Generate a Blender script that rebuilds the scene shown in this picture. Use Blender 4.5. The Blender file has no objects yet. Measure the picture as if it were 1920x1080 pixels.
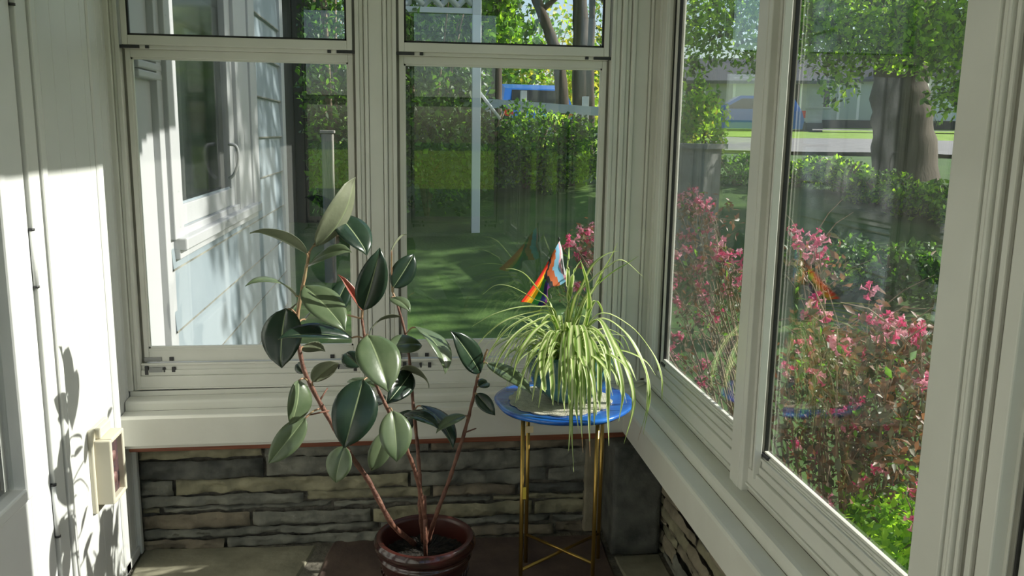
import bpy, bmesh, math, random
import numpy as np
from mathutils import Vector, Matrix, noise
R = math.radians
scene = bpy.context.scene
COL = scene.collection
random.seed(7)
rng = np.random.default_rng(11)

# ------------------------------------------------------------------ camera
F = 1600.0
CAM = Vector((0, 0, 1.5))
def camera_matrix():
    y, p, r = R(7.06), R(10.29), R(0.8465)
    cy, sy, cp, sp, cr, sr = math.cos(y), math.sin(y), math.cos(p), math.sin(p), math.cos(r), math.sin(r)
    base = Matrix(((1, 0, 0), (0, 0, -1), (0, 1, 0)))
    return Matrix(((cr, -sr, 0), (sr, cr, 0), (0, 0, 1))) @ Matrix(((1, 0, 0), (0, cp, -sp), (0, sp, cp))) @ Matrix(((cy, 0, -sy), (0, 1, 0), (sy, 0, cy))) @ base
M3 = camera_matrix()
M3T = M3.transposed()
def ray(px, py): return M3T @ Vector(((px - 960) / F, (py - 540) / F, 1))
def at(px, py, Y):            # world point at distance Y along +y
    d = ray(px, py); return CAM + d * (Y / d.y)
def atx(px, py, X):
    d = ray(px, py); return CAM + d * (X / d.x)
def atr(px, py, r):           # horizontal range r
    d = ray(px, py); return CAM + d * (r / math.hypot(d.x, d.y))

# ------------------------------------------------------------------ materials
def mat(name, col, rough=0.5, col2=None, scale=8.0, bump=0.0, bscale=60.0, metal=0.0, spec=0.5, trans=0.0, coat=0.0, stretch=None, detail=6.0, lo=0.35, hi=0.65, tmul=(2.3, 2.0, 1.1)):
    m = bpy.data.materials.new(name); m.use_nodes = True
    nt = m.node_tree; N = nt.nodes; L = nt.links
    b = N['Principled BSDF']; out = N['Material Output']
    b.inputs['Base Color'].default_value = (*col, 1); b.inputs['Roughness'].default_value = rough
    b.inputs['Metallic'].default_value = metal; b.inputs['Specular IOR Level'].default_value = spec
    b.inputs['Coat Weight'].default_value = coat; b.inputs['Coat Roughness'].default_value = 0.08
    tc = N.new('ShaderNodeTexCoord'); mp = N.new('ShaderNodeMapping')
    L.new(tc.outputs['Object'], mp.inputs['Vector'])
    if stretch: mp.inputs['Scale'].default_value = stretch
    csock = None
    if col2:
        n = N.new('ShaderNodeTexNoise'); n.inputs['Scale'].default_value = scale; n.inputs['Detail'].default_value = detail
        L.new(mp.outputs[0], n.inputs['Vector'])
        cr = N.new('ShaderNodeValToRGB'); cr.color_ramp.elements[0].position = lo; cr.color_ramp.elements[1].position = hi
        cr.color_ramp.elements[0].color = (*col, 1); cr.color_ramp.elements[1].color = (*col2, 1)
        L.new(n.outputs['Fac'], cr.inputs['Fac']); L.new(cr.outputs['Color'], b.inputs['Base Color']); csock = cr.outputs['Color']
    if bump:
        n2 = N.new('ShaderNodeTexNoise'); n2.inputs['Scale'].default_value = bscale; n2.inputs['Detail'].default_value = 5
        L.new(mp.outputs[0], n2.inputs['Vector'])
        bp = N.new('ShaderNodeBump'); bp.inputs['Strength'].default_value = bump; bp.inputs['Distance'].default_value = 0.01
        L.new(n2.outputs['Fac'], bp.inputs['Height']); L.new(bp.outputs['Normal'], b.inputs['Normal'])
    if trans:
        t = N.new('ShaderNodeBsdfTranslucent'); t.inputs['Color'].default_value = (*[min(1, c * 1.6) for c in col], 1)
        if csock:
            mg = N.new('ShaderNodeMix'); mg.data_type = 'RGBA'; mg.blend_type = 'MULTIPLY'; mg.inputs[0].default_value = 1; mg.clamp_result = False
            mg.inputs[7].default_value = (*tmul, 1); L.new(csock, mg.inputs[6]); L.new(mg.outputs[2], t.inputs['Color'])
        mx = N.new('ShaderNodeMixShader'); mx.inputs[0].default_value = trans
        L.new(b.outputs[0], mx.inputs[1]); L.new(t.outputs[0], mx.inputs[2]); L.new(mx.outputs[0], out.inputs['Surface'])
    return m

def glass_mat(name, tint, dust):
    m = bpy.data.materials.new(name); m.use_nodes = True
    nt = m.node_tree; N = nt.nodes; L = nt.links
    N.remove(N['Principled BSDF']); out = N['Material Output']
    tr = N.new('ShaderNodeBsdfTransparent'); tr.inputs[0].default_value = (*tint, 1)
    gl = N.new('ShaderNodeBsdfGlossy'); gl.inputs['Roughness'].default_value = 0.0
    fr = N.new('ShaderNodeFresnel'); fr.inputs['IOR'].default_value = 1.52
    # rays that meet the pane from behind see the same reflectance
    geo = N.new('ShaderNodeNewGeometry')
    mxi = N.new('ShaderNodeMix'); mxi.data_type = 'FLOAT'
    L.new(geo.outputs['Backfacing'], mxi.inputs['Factor']); mxi.inputs[2].default_value = 1.75; mxi.inputs[3].default_value = 1 / 1.75
    L.new(mxi.outputs[0], fr.inputs['IOR'])
    mx = N.new('ShaderNodeMixShader')
    L.new(fr.outputs[0], mx.inputs[0]); L.new(tr.outputs[0], mx.inputs[1]); L.new(gl.outputs[0], mx.inputs[2])
    df = N.new('ShaderNodeBsdfTranslucent'); df.inputs[0].default_value = (.75, .75, .7, 1)
    d2 = N.new('ShaderNodeBsdfDiffuse'); d2.inputs[0].default_value = (.7, .7, .66, 1)
    md = N.new('ShaderNodeMixShader'); L.new(d2.outputs[0], md.inputs[1]); L.new(df.outputs[0], md.inputs[2])
    tc = N.new('ShaderNodeTexCoord')
    n = N.new('ShaderNodeTexNoise'); n.inputs['Scale'].default_value = 5; n.inputs['Detail'].default_value = 8
    n2 = N.new('ShaderNodeTexNoise'); n2.inputs['Scale'].default_value = 160; n2.inputs['Detail'].default_value = 1
    L.new(tc.outputs['Object'], n.inputs['Vector']); L.new(tc.outputs['Object'], n2.inputs['Vector'])
    r1 = N.new('ShaderNodeMapRange'); r1.inputs[1].default_value = .35; r1.inputs[2].default_value = .75; r1.inputs[3].default_value = dust * .5; r1.inputs[4].default_value = dust * 1.6
    r2 = N.new('ShaderNodeMapRange'); r2.inputs[1].default_value = .68; r2.inputs[2].default_value = .74; r2.inputs[3].default_value = 0; r2.inputs[4].default_value = dust * 4
    L.new(n.outputs['Fac'], r1.inputs[0]); L.new(n2.outputs['Fac'], r2.inputs[0])
    ad = N.new('ShaderNodeMath'); ad.operation = 'ADD'; L.new(r1.outputs[0], ad.inputs[0]); L.new(r2.outputs[0], ad.inputs[1])
    m2 = N.new('ShaderNodeMixShader'); L.new(ad.outputs[0], m2.inputs[0]); L.new(mx.outputs[0], m2.inputs[1]); L.new(md.outputs[0], m2.inputs[2])
    L.new(m2.outputs[0], out.inputs['Surface'])
    return m

TRIM = mat('painted_aluminium_trim', (.66, .65, .585), .42, (.72, .71, .645), 5, bump=.03, bscale=90)
TRIMD = mat('window_track_grey', (.20, .19, .16), .5, (.26, .25, .21), 12)
SILL = mat('painted_sill', (.66, .645, .57), .45, (.74, .73, .655), 4, bump=.04, bscale=50)
GRIME = mat('sill_grime', (.10, .085, .06), .8, (.34, .31, .25), 35)
WALLW = mat('white_beadboard', (.62, .63, .605), .42, (.67, .675, .65), 3, bump=.02, bscale=40)
DOORW = mat('white_door_paint', (.64, .65, .64), .38, (.68, .69, .68), 4)
BLACK = mat('black_gasket', (.012, .012, .011), .6)
DARKP = mat('dark_latch', (.03, .03, .032), .45)
GREYP = mat('grey_latch', (.30, .30, .29), .45)
CEIL = mat('white_ceiling', (.78, .78, .74), .7)
REDW = mat('red_wood', (.17, .045, .02), .6, (.27, .09, .04), 6, stretch=(1, 8, 30), bump=.15)
GLASS = glass_mat('window_glass', (.965, .98, .97), .005)
GLASSR = glass_mat('dusty_window_glass', (.96, .98, .968), .005)
GLASS_D = mat('dark_window_glass', (.02, .026, .025), .10, spec=.45)
S_GREY = mat('grey_flagstone', (.12, .12, .10), .8, (.28, .275, .225), 9, bump=.7, bscale=35)
S_OLIVE = mat('olive_stone', (.20, .185, .12), .82, (.37, .34, .22), 11, bump=.7, bscale=30)
S_BROWN = mat('brown_stone', (.15, .125, .09), .82, (.28, .235, .165), 10, bump=.7, bscale=30)
S_DARK = mat('dark_slate', (.06, .063, .056), .75, (.15, .15, .13), 12, bump=.6, bscale=40)
S_TAN = mat('tan_stone', (.22, .19, .13), .85, (.36, .31, .22), 9, bump=.6, bscale=30)
MORTAR = mat('mortar', (.11, .10, .08), .95, (.21, .19, .15), 30, bump=.8, bscale=60)
F_GREY = mat('grey_floor_slab', (.20, .19, .135), .7, (.35, .325, .235), 7, bump=.35, bscale=30)
F_RED = mat('maroon_floor_slab', (.085, .058, .05), .65, (.16, .11, .088), 6, bump=.35, bscale=30)
POT = mat('maroon_glaze', (.020, .005, .005), .16, (.042, .009, .008), 14, coat=.6, bump=.05, bscale=120)
POTIN = mat('maroon_glaze_inside', (.055, .012, .008), .35)
SOIL = mat('potting_soil', (.008, .007, .006), .95, (.035, .028, .02), 60, bump=.8, bscale=120)
BARK = mat('red_brown_stem', (.11, .04, .025), .6, (.20, .09, .055), 40, bump=.4, bscale=150)
SHOOT = mat('pink_green_shoot', (.36, .19, .11), .5, (.28, .22, .11), 25)
LEAF_T = mat('rubber_leaf_top', (.012, .028, .017), .25, (.022, .046, .026), 14, spec=.6, trans=.07, tmul=(1.6, 1.6, 1.0), bump=.12, bscale=26)
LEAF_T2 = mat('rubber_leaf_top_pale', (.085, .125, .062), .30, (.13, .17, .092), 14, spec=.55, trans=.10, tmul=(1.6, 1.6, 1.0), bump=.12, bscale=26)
LEAF_B = mat('rubber_leaf_underside', (.19, .215, .135), .5, (.26, .28, .185), 14, trans=.22, tmul=(1.6, 1.6, 1.0), bump=.15, bscale=40)
LEAF_M = mat('rubber_leaf_midrib', (.22, .27, .14), .45)
SHEATH = mat('red_leaf_sheath', (.30, .07, .05), .4, (.22, .09, .05), 20)
SP_G = mat('spider_leaf_green', (.27, .42, .09), .42, (.36, .50, .12), 12, trans=.36, tmul=(1.35, 1.4, 1.25))
SP_C = mat('spider_leaf_cream', (.66, .70, .38), .42, (.74, .77, .48), 12, trans=.36, tmul=(1.35, 1.4, 1.25))
SP_T = mat('dry_leaf_tip', (.42, .26, .12), .6)
TEAL = mat('teal_glaze', (.035, .13, .15), .2, (.07, .20, .22), 18, coat=.5, bump=.06, bscale=60)
BLUE = mat('blue_resin', (.010, .075, .38), .14, (.025, .17, .60), 7, coat=.7, stretch=(1, 2.2, 1), lo=.42, hi=.62)
GOLD = mat('brass_rod', (.42, .27, .07), .32, metal=.85)
TAPE = mat('tan_tape', (.62, .50, .30), .6)
LACE = mat('cream_lace', (.42, .40, .32), .9, (.56, .54, .44), 60, bump=.5, bscale=220)
BEIGE = mat('beige_plastic', (.62, .58, .46), .4)
SOCK = mat('dark_socket', (.05, .04, .045), .5, (.12, .06, .06), 60)
SIDING = mat('pale_blue_grey_siding', (.235, .285, .32), .5, (.265, .315, .35), 4)
HTRIM = mat('house_white_trim', (.44, .45, .462), .45)

# ------------------------------------------------------------------ mesh helpers
def obj(name, verts=None, faces=None, mats=(), parent=None, midx=None, smooth=False, bm=None):
    me = bpy.data.meshes.new(name)
    if bm is not None:
        bm.to_mesh(me); bm.free()
    else:
        me.from_pydata([tuple(v) for v in verts], [], faces)
    for m in (mats if isinstance(mats, (list, tuple)) else [mats]): me.materials.append(m)
    if midx is not None: me.polygons.foreach_set('material_index', midx)
    if smooth: me.polygons.foreach_set('use_smooth', [True] * len(me.polygons))
    me.update()
    o = bpy.data.objects.new(name, me); COL.objects.link(o)
    if parent: o.parent = parent; o.matrix_parent_inverse = Matrix.Identity(4)
    return o
def link_local(o, parent):
    """parent o (built in world space) under an empty without moving it"""
    o.parent = parent; o.matrix_parent_inverse = Matrix.Translation(-parent.location)
    return o
def empty(name, loc, label=None, cat=None, group=None, kind=None):
    o = bpy.data.objects.new(name, None); o.location = loc; o.empty_display_size = .05; COL.objects.link(o)
    bpy.context.view_layer.update()
    return tag(o, label, cat, group, kind)
def tag(o, label=None, cat=None, group=None, kind=None):
    if label: o['label'] = label
    if cat: o['category'] = cat
    if group: o['group'] = group
    if kind: o['kind'] = kind
    return o
class MB:
    """collects shapes with material indices"""
    def __init__(s): s.v = []; s.f = []; s.m = []; s.sm = []
    def add(s, vs, fs, mi=0, sm=False):
        k = len(s.v); s.v += [tuple(v) for v in vs]
        for f in fs: s.f.append([i + k for i in f]); s.m.append(mi); s.sm.append(sm)
    def box(s, a, b, mi=0, bev=0.0):
        x0, y0, z0 = [min(a[i], b[i]) for i in range(3)]; x1, y1, z1 = [max(a[i], b[i]) for i in range(3)]
        if bev <= 0 or bev * 2.2 > min(x1 - x0, y1 - y0, z1 - z0):
            s.add([(x0, y0, z0), (x1, y0, z0), (x1, y1, z0), (x0, y1, z0), (x0, y0, z1), (x1, y0, z1), (x1, y1, z1), (x0, y1, z1)],
                  [(0, 3, 2, 1), (4, 5, 6, 7), (0, 1, 5, 4), (1, 2, 6, 5), (2, 3, 7, 6), (3, 0, 4, 7)], mi)
        else:
            bm = bmesh.new(); bmesh.ops.create_cube(bm, size=1)
            for v in bm.verts: v.co = Vector(((x0 + x1) / 2 + v.co.x * (x1 - x0), (y0 + y1) / 2 + v.co.y * (y1 - y0), (z0 + z1) / 2 + v.co.z * (z1 - z0)))
            bmesh.ops.bevel(bm, geom=bm.edges[:], offset=bev, segments=2, affect='EDGES', profile=.5)
            s.add([v.co.copy() for v in bm.verts], [[v.index for v in f.verts] for f in bm.faces], mi) if False else s._bm(bm, mi)
    def _bm(s, bm, mi):
        bm.verts.index_update()
        s.add([v.co.copy() for v in bm.verts], [[v.index for v in f.verts] for f in bm.faces], mi); bm.free()
    def tube(s, pts, rad, mi=0, n=8, cap=True):
        pts = [Vector(p) for p in pts]; k = len(pts)
        rr = rad if isinstance(rad, (list, tuple)) else [rad] * k
        vs = []; prev = None
        for i, p in enumerate(pts):
            t = (pts[min(i + 1, k - 1)] - pts[max(i - 1, 0)])
            if t.length < 1e-9: t = Vector((0, 0, 1))
            t.normalize()
            if prev is None:
                a = Vector((0, 0, 1)) if abs(t.z) < .9 else Vector((1, 0, 0)); u = t.cross(a).normalized()
            else:
                u = prev - t * prev.dot(t); u = u.normalized() if u.length > 1e-6 else t.orthogonal().normalized()
            prev = u; w = t.cross(u)
            for j in range(n):
                an = 2 * math.pi * j / n; vs.append(p + (u * math.cos(an) + w * math.sin(an)) * rr[i])
        fs = []
        for i in range(k - 1):
            for j in range(n):
                fs.append((i * n + j, i * n + (j + 1) % n, (i + 1) * n + (j + 1) % n, (i + 1) * n + j))
        if cap: fs.append(list(range(n))[::-1]); fs.append([(k - 1) * n + j for j in range(n)])
        s.add(vs, fs, mi, True)
    def lathe(s, prof, c, mi=0, n=40, wob=None):
        vs = []; fs = []; k = len(prof)
        for j in range(n):
            an = 2 * math.pi * j / n
            for r, z in prof:
                rr = r * (wob(an) if wob else 1)
                vs.append((c[0] + rr * math.cos(an), c[1] + rr * math.sin(an), c[2] + z))
        for j in range(n):
            for i in range(k - 1):
                a = j * k + i; b = ((j + 1) % n) * k + i
                fs.append((a, b, b + 1, a + 1))
        s.add(vs, fs, mi, True)
    def prism(s, poly, z0, z1, mi=0):
        n = len(poly)
        s.add([(p[0], p[1], z0) for p in poly] + [(p[0], p[1], z1) for p in poly],
              [list(range(n))[::-1], list(range(n, 2 * n))] + [(i, (i + 1) % n, n + (i + 1) % n, n + i) for i in range(n)], mi)
    def build(s, name, mats, parent=None):
        o = obj(name, s.v, s.f, mats, None, s.m)
        o.data.polygons.foreach_set('use_smooth', s.sm)
        if parent: link_local(o, parent)
        return o

def catmull(pts, n=6):
    pts = [Vector(p) for p in pts]; P = [pts[0] * 2 - pts[1]] + pts + [pts[-1] * 2 - pts[-2]]; out = []
    for i in range(1, len(P) - 2):
        a, b, c, d = P[i - 1:i + 3]
        for k in range(n):
            t = k / n
            out.append(.5 * ((2 * b) + (c - a) * t + (2 * a - 5 * b + 4 * c - d) * t * t + (3 * b - a - 3 * c + d) * t ** 3))
    out.append(pts[-1]); return out

# ================================================================== THE PORCH
XL, YB, XR = -.96, 2.98, .875          # left wall, back window frames, right window frames
HEAD, CEILZ = 2.56, 2.64

# ---- left wall: beadboard with grooves, door opening y 1.35..2.305
mb = MB()
def board(y0, y1, z0, z1, x=XL, g=.004):
    # one board with eased edges
    mb.add([(x - .02, y0, z0), (x - g, y0, z0), (x, y0 + g, z0), (x, y1 - g, z0), (x - g, y1, z0), (x - .02, y1, z0),
            (x - .02, y0, z1), (x - g, y0, z1), (x, y0 + g, z1), (x, y1 - g, z1), (x - g, y1, z1), (x - .02, y1, z1)],
           [(0, 1, 7, 6), (1, 2, 8, 7), (2, 3, 9, 8), (3, 4, 10, 9), (4, 5, 11, 10), (0, 6, 11, 5), (6, 7, 8, 9, 10, 11)], 0)
ys = [2.418, 2.45, 2.542, 2.653, 2.766, 2.812]
for a, b in zip(ys[:-1], ys[1:]): board(a, b, 0, CEILZ, g=.0025)
board(2.812, 2.862, 0, CEILZ, XL + .006, .005)
for a, b in ((2.862, 2.90), (2.90, 2.952), (2.952, 3.03)): board(a, b, 0, CEILZ, XL - .002, .003)
y = -1.62
while y < 1.2:
    board(y, y + .1, 0, CEILZ, g=.0025); y += .1
mb.box((XL - .12, -1.62, 0), (XL - .015, 1.30, CEILZ)); mb.box((XL - .12, 2.31, 0), (XL - .015, 3.03, CEILZ)); mb.box((XL - .12, 1.30, 2.10), (XL - .015, 2.31, CEILZ)); mb.box((XL - .16, 1.25, -.05), (XL - .12, 2.36, 2.2))
tag(mb.build('wall_left', WALLW), kind='structure')

# casing around the door
mb = MB()
mb.box((XL - .02, 2.310, 0), (XL + .008, 2.376, 2.16), 0, .003)
mb.box((XL - .02, 2.380, 0), (XL + .016, 2.412, 2.16), 0, .005)
mb.box((XL - .02, 1.22, 2.105), (XL + .010, 2.412, 2.18), 0, .004)
mb.box((XL - .02, 1.215, 0), (XL + .010, 1.298, 2.105), 0, .004)
tag(mb.build('trim_1', WALLW), kind='structure')
# the panel strip low on the left wall below the sill and a base strip
mb = MB()
mb.box((XL - .01, 2.965, 0), (XL + .012, 2.99, .40), 0, .004)
mb.box((XL - .01, 2.42, 0), (XL + .006, 2.965, .035), 0, .003)
tag(mb.build('baseboard_left', WALLW), kind='structure')

# ---- door with a glass panel
dr = empty('door_1', (XL - .02, 1.8, 0), kind='structure')
mb = MB()
mb.box((XL - .045, 1.302, .02), (XL - .002, 1.42, 2.10), 0, .004); mb.box((XL - .045, 2.188, .02), (XL - .002, 2.305, 2.10), 0, .004)
mb.box((XL - .045, 1.42, .02), (XL - .002, 2.188, .565), 0, .004); mb.box((XL - .045, 1.42, 1.98), (XL - .002, 2.188, 2.10), 0, .004)
mb.box((XL - .045, 2.160, .565), (XL + .004, 2.192, 1.985), 0, .006); mb.box((XL - .045, 1.41, .565), (XL + .004, 1.442, 1.985), 0, .006)
mb.box((XL - .045, 1.442, .565), (XL + .004, 2.160, .600), 0, .006); mb.box((XL - .045, 1.442, 1.955), (XL + .004, 2.160, 1.985), 0, .006)
mb.build('door_panel', DOORW, dr)
mb = MB(); mb.box((XL - .035, 1.442, .6), (XL - .029, 2.160, 1.955)); mb.build('pane', GLASS, dr)
vs = []; nn_ = 90
for dx in (0, -.003):
    for i in range(nn_ + 1):
        yy = 1.40 + .80 * i / nn_
        for zz in (.03, 2.09): vs.append((XL - .075 + dx + .010 * math.sin(i * .55) + .004 * math.sin(i * 1.3), yy, zz))
k0 = 2 * (nn_ + 1); fs = [(2 * i, 2 * i + 2, 2 * i + 3, 2 * i + 1) for i in range(nn_)]; fs += [tuple(q + k0 for q in f)[::-1] for f in fs]
link_local(obj('curtain', vs, fs, mat('grey_curtain', (.42, .42, .45), .9), None, None, True), dr)
for z in (1.795, 1.093, .40):
    mb = MB(); mb.tube([(XL + .004, 2.3075, z), (XL + .004, 2.3075, z + .143)], .0065, 0, 10)
    mb.tube([(XL + .004, 2.3075, z - .006), (XL + .004, 2.3075, z)], .0078, 1, 10); mb.tube([(XL + .004, 2.3075, z + .143), (XL + .004, 2.3075, z + .149)], .0078, 1, 10)
    mb.build('hinge', [DOORW, DARKP], dr)
mb = MB(); mb.tube([(XL - .002, 1.36, 1.0), (XL + .05, 1.36, 1.0)], .012, 0, 10); mb.lathe([(0, -.02), (.02, -.017), (.027, 0), (.02, .017), (0, .02)], (XL + .06, 1.36, 1.0), 0, 16)
mb.build('door_knob', GREYP, dr)

# ---- back wall (stone under the sill, casings, header)
def stone_course(mb, frame, a0, a1, z0, z1, amp, mats_, lmin, lmax):
    """courses of rough split stones; frame(a,d,z)->point"""
    z = z0
    while z < z1 - .008:
        h = min(random.choice([.026, .034, .045, .06, .075]), z1 - z)
        if z1 - z - h < .018: h = z1 - z
        a = a0 - random.uniform(0, lmin)
        while a < a1:
            l = random.uniform(lmin, lmax); b = min(a + l, a1); aa = max(a, a0)
            if b - aa > .015:
                na = max(3, int((b - aa) / .012)); nz = 6; off = random.uniform(-.012, .012); mi = random.choice(mats_); sd = random.uniform(0, 99)
                g = .0035; tilt = random.uniform(-.004, .004)
                grid = []
                for j in range(nz + 1):
                    for i in range(na + 1):
                        u, w = i / na, j / nz
                        A = aa + g + (b - aa - 2 * g) * u; Z = z + g + (h - 2 * g) * w
                        nn = noise.noise(Vector((A * 16, Z * 30, sd))) * .016 + noise.noise(Vector((A * 45, Z * 60, sd))) * .009 + noise.noise(Vector((A * 4, sd, 1))) * .012
                        edge = min(u, 1 - u) * (b - aa) / .008; edge = min(1, min(edge, min(w, 1 - w) * h / .006))
                        Z += noise.noise(Vector((A * 9, z * 40, 0 if j == 0 else h * 40 if j == nz else 7 + j))) * .006 + tilt * (u - .5)
                        grid.append(frame(A, off + nn * amp - .010 * edge + .016, Z))
                k = na + 1; fs = []
                for j in range(nz):
                    for i in range(na): fs.append((j * k + i, j * k + i + 1, (j + 1) * k + i + 1, (j + 1) * k + i))
                mb.add(grid, fs, mi, True)
            a += l + .004
        z += h
mb = MB()
mb.box((-1.08, 3.03, -.35), (1.02, 3.16, .60), 0)
stone_course(mb, lambda a, d, z: Vector((a, 3.0 + d, z)), -.955, .73, -.01, .44, .9, [1, 1, 2, 2, 3, 4], .26, .95)
mb.box((.66, 2.992, 0), (.735, 3.03, .43), 5, .006)
# casings: left end, centre post, right corner
def cas(a0, a1, d0, d1, z0=.60, z1=CEILZ, mi=6, bev=.004): mb.box((a0, YB + d0, z0), (a1, YB + d1, z1), mi, bev)
mb.box((-1.08, YB + .01, .60), (-.93, 3.07, CEILZ), 6)
cas(-.985, -.946, -.004, .05); cas(-.946, -.934, .004, .05)
mb.box((-.165, YB + .012, .60), (-.04, 3.08, CEILZ), 6)
cas(-.157, -.143, .004, .05, bev=.003); cas(-.140, -.127, -.002, .05, bev=.004); cas(-.1255, -.080, .002, .05, bev=.002); cas(-.0785, -.066, -.002, .05, bev=.004); cas(-.0635, -.047, .004, .05, bev=.003)
mb.box((.715, YB + .012, .60), (.935, 3.08, CEILZ), 6)
for a0, a1, d in ((.717, .736, .004), (.7385, .756, -.004), (.757, .772, .004), (.7735, .789, -.006), (.790, .839, .006), (.8395, .849, -.006), (.850, .905, .0)): cas(a0, a1, d, .05, bev=.004)
mb.box((-.97, YB + .012, HEAD), (1.0, 3.14, CEILZ), 6)
tag(mb.build('wall_back', [MORTAR, S_GREY, S_OLIVE, S_BROWN, S_DARK, S_TAN, TRIM]), kind='structure')

# ---- right wall
def RW(a, d, z): return Vector((XR + d, a, z))
mb = MB()
mb.box((.945, -1.62, -.35), (.985, 3.16, .52), 0)
stone_course(mb, lambda a, d, z: Vector((.905 + d, a, z)), -1.6, 2.99, -.01, .44, .45, [1, 2, 2, 5, 5], .10, .34)
mb.box((XR - .0, 2.89, .60), (.93, 3.0, CEILZ), 6, .003)
for a0, a1, d in ((2.893, 2.905, -.004), (2.91, 2.955, .0), (2.957, 2.98, -.003)): mb.box((XR + d - .004, a0, .6), (XR + .06, a1, CEILZ), 6, .003)
# mullion
mb.box((XR + .004, 2.0, .60), (.925, 2.10, CEILZ), 6)
mb.box((XR - .014, 2.014, .565), (XR + .03, 2.098, CEILZ), 6, .003); mb.box((XR - .005, 1.966, .64), (XR + .015, 1.974, CEILZ), 6, .002); mb.box((XR + .013, 1.974, .64), (XR + .03, 2.016, CEILZ), 7); mb.box((XR - .016, 2.034, .565), (XR - .010, 2.07, CEILZ), 6, .0015)
# posts
for b in (0.0, -1.78):
    mb.box((XR + .012, 1.085 + b, .60), (.935, 1.285 + b, CEILZ), 6)
    for a0, a1, d in ((1.206, 1.285, -.012), (1.194, 1.204, -.008), (1.184, 1.192, -.010), (1.172, 1.182, -.004), (1.142, 1.156, -.004), (1.092, 1.124, -.01)): mb.box((XR + d, a0 + b, .60), (XR + .05, a1 + b, CEILZ), 6, .003)
    mb.box((XR + .004, 1.156 + b, .60), (XR + .05, 1.172 + b, CEILZ), 7); mb.box((XR + .004, 1.124 + b, .60), (XR + .05, 1.142 + b, CEILZ), 7)
mb.box((XR - .01, -1.62, .60), (.985, -1.45, CEILZ), 6)
mb.box((XR + .0, -1.62, HEAD), (.985, 3.0, CEILZ), 6)
tag(mb.build('wall_right', [MORTAR, S_GREY, S_OLIVE, S_BROWN, S_DARK, S_TAN, TRIM, TRIMD]), kind='structure')

# ---- wall behind the camera, ceiling, roof overhang, floor
mb = MB(); mb.box((-1.08, -1.74, 0), (1.02, -1.62, .60)); mb.box((-1.08, -1.74, HEAD), (1.02, -1.62, CEILZ))
for x0, x1 in ((-1.08, -.90), (-.10, .02), (.82, 1.02)): mb.box((x0, -1.74, .60), (x1, -1.62, HEAD), 0, .004)
mb.box((-1.0, -1.66, .58), (1.0, -1.56, .61), 0, .004)
tag(mb.build('wall_front', WALLW), kind='structure')
mb = MB(); mb.box((-1.08, -1.74, CEILZ), (1.02, 3.17, CEILZ + .06)); tag(mb.build('ceiling', CEIL), kind='structure')
mb = MB()
mb.prism([(-1.0, -2.0), (1.36, -2.0), (1.36, 3.42), (-1.0, 3.42)], CEILZ + .20, CEILZ + .34)
mb.box((1.02, -1.74, CEILZ), (1.06, 3.17, CEILZ + .2)); mb.box((-.96, 3.17, CEILZ), (1.06, 3.2, CEILZ + .2))
tag(mb.build('trim_2', HTRIM), kind='structure')

mb = MB(); mb.box((-1.08, -1.74, -.06), (.98, 3.16, -.006), 0)
def slab(poly, mi, h=.0):
    n0 = len(mb.v); c = Vector((sum(p[0] for p in poly) / len(poly), sum(p[1] for p in poly) / len(poly), 0))
    pts = []
    for i, p in enumerate(poly):
        q = poly[(i + 1) % len(poly)]
        for k in range(7):
            t = k / 7; P = Vector((p[0] + (q[0] - p[0]) * t, p[1] + (q[1] - p[1]) * t, 0)); nn = noise.noise(P * 7) * .014
            P += (P - c).normalized() * nn; pts.append(P)
    n = len(pts); ins = [p + (c - p).normalized() * .008 for p in pts]
    mb.add([(p.x, p.y, -.02) for p in pts] + [(p.x, p.y, h - .005) for p in pts] + [(p.x, p.y, h) for p in ins],
           [(i, (i + 1) % n, n + (i + 1) % n, n + i) for i in range(n)] + [(n + i, n + (i + 1) % n, 2 * n + (i + 1) % n, 2 * n + i) for i in range(n)] + [list(range(2 * n, 3 * n))], mi)
slab([(-.95, 2.45), (-.44, 2.40), (-.345, 2.98), (-.95, 3.01)], 1)
slab([(-.38, 2.35), (.30, 2.28), (.70, 2.34), (.715, 2.97), (-.28, 3.01)], 2)
slab([(.735, 2.45), (.9, 2.42), (.9, 2.8), (.735, 2.8)], 1)
slab([(-.95, 1.70), (-.50, 1.66), (-.44, 2.36), (-.95, 2.41)], 2)
slab([(-.45, 1.6), (.25, 1.55), (.28, 2.24), (-.39, 2.31)], 1)
slab([(.30, 1.5), (.9, 1.5), (.9, 2.38), (.73, 2.40), (.70, 2.29), (.33, 2.24)], 1)
for j in range(4):
    for i in range(3): slab([(-.94 + i * .61, -1.55 + j * .77), (-.37 + i * .61, -1.55 + j * .77), (-.37 + i * .61, -.82 + j * .77), (-.94 + i * .61, -.82 + j * .77)], 1 + (i + j) % 2)
tag(mb.build('floor', [MORTAR, F_GREY, F_RED]), kind='structure')

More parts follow.
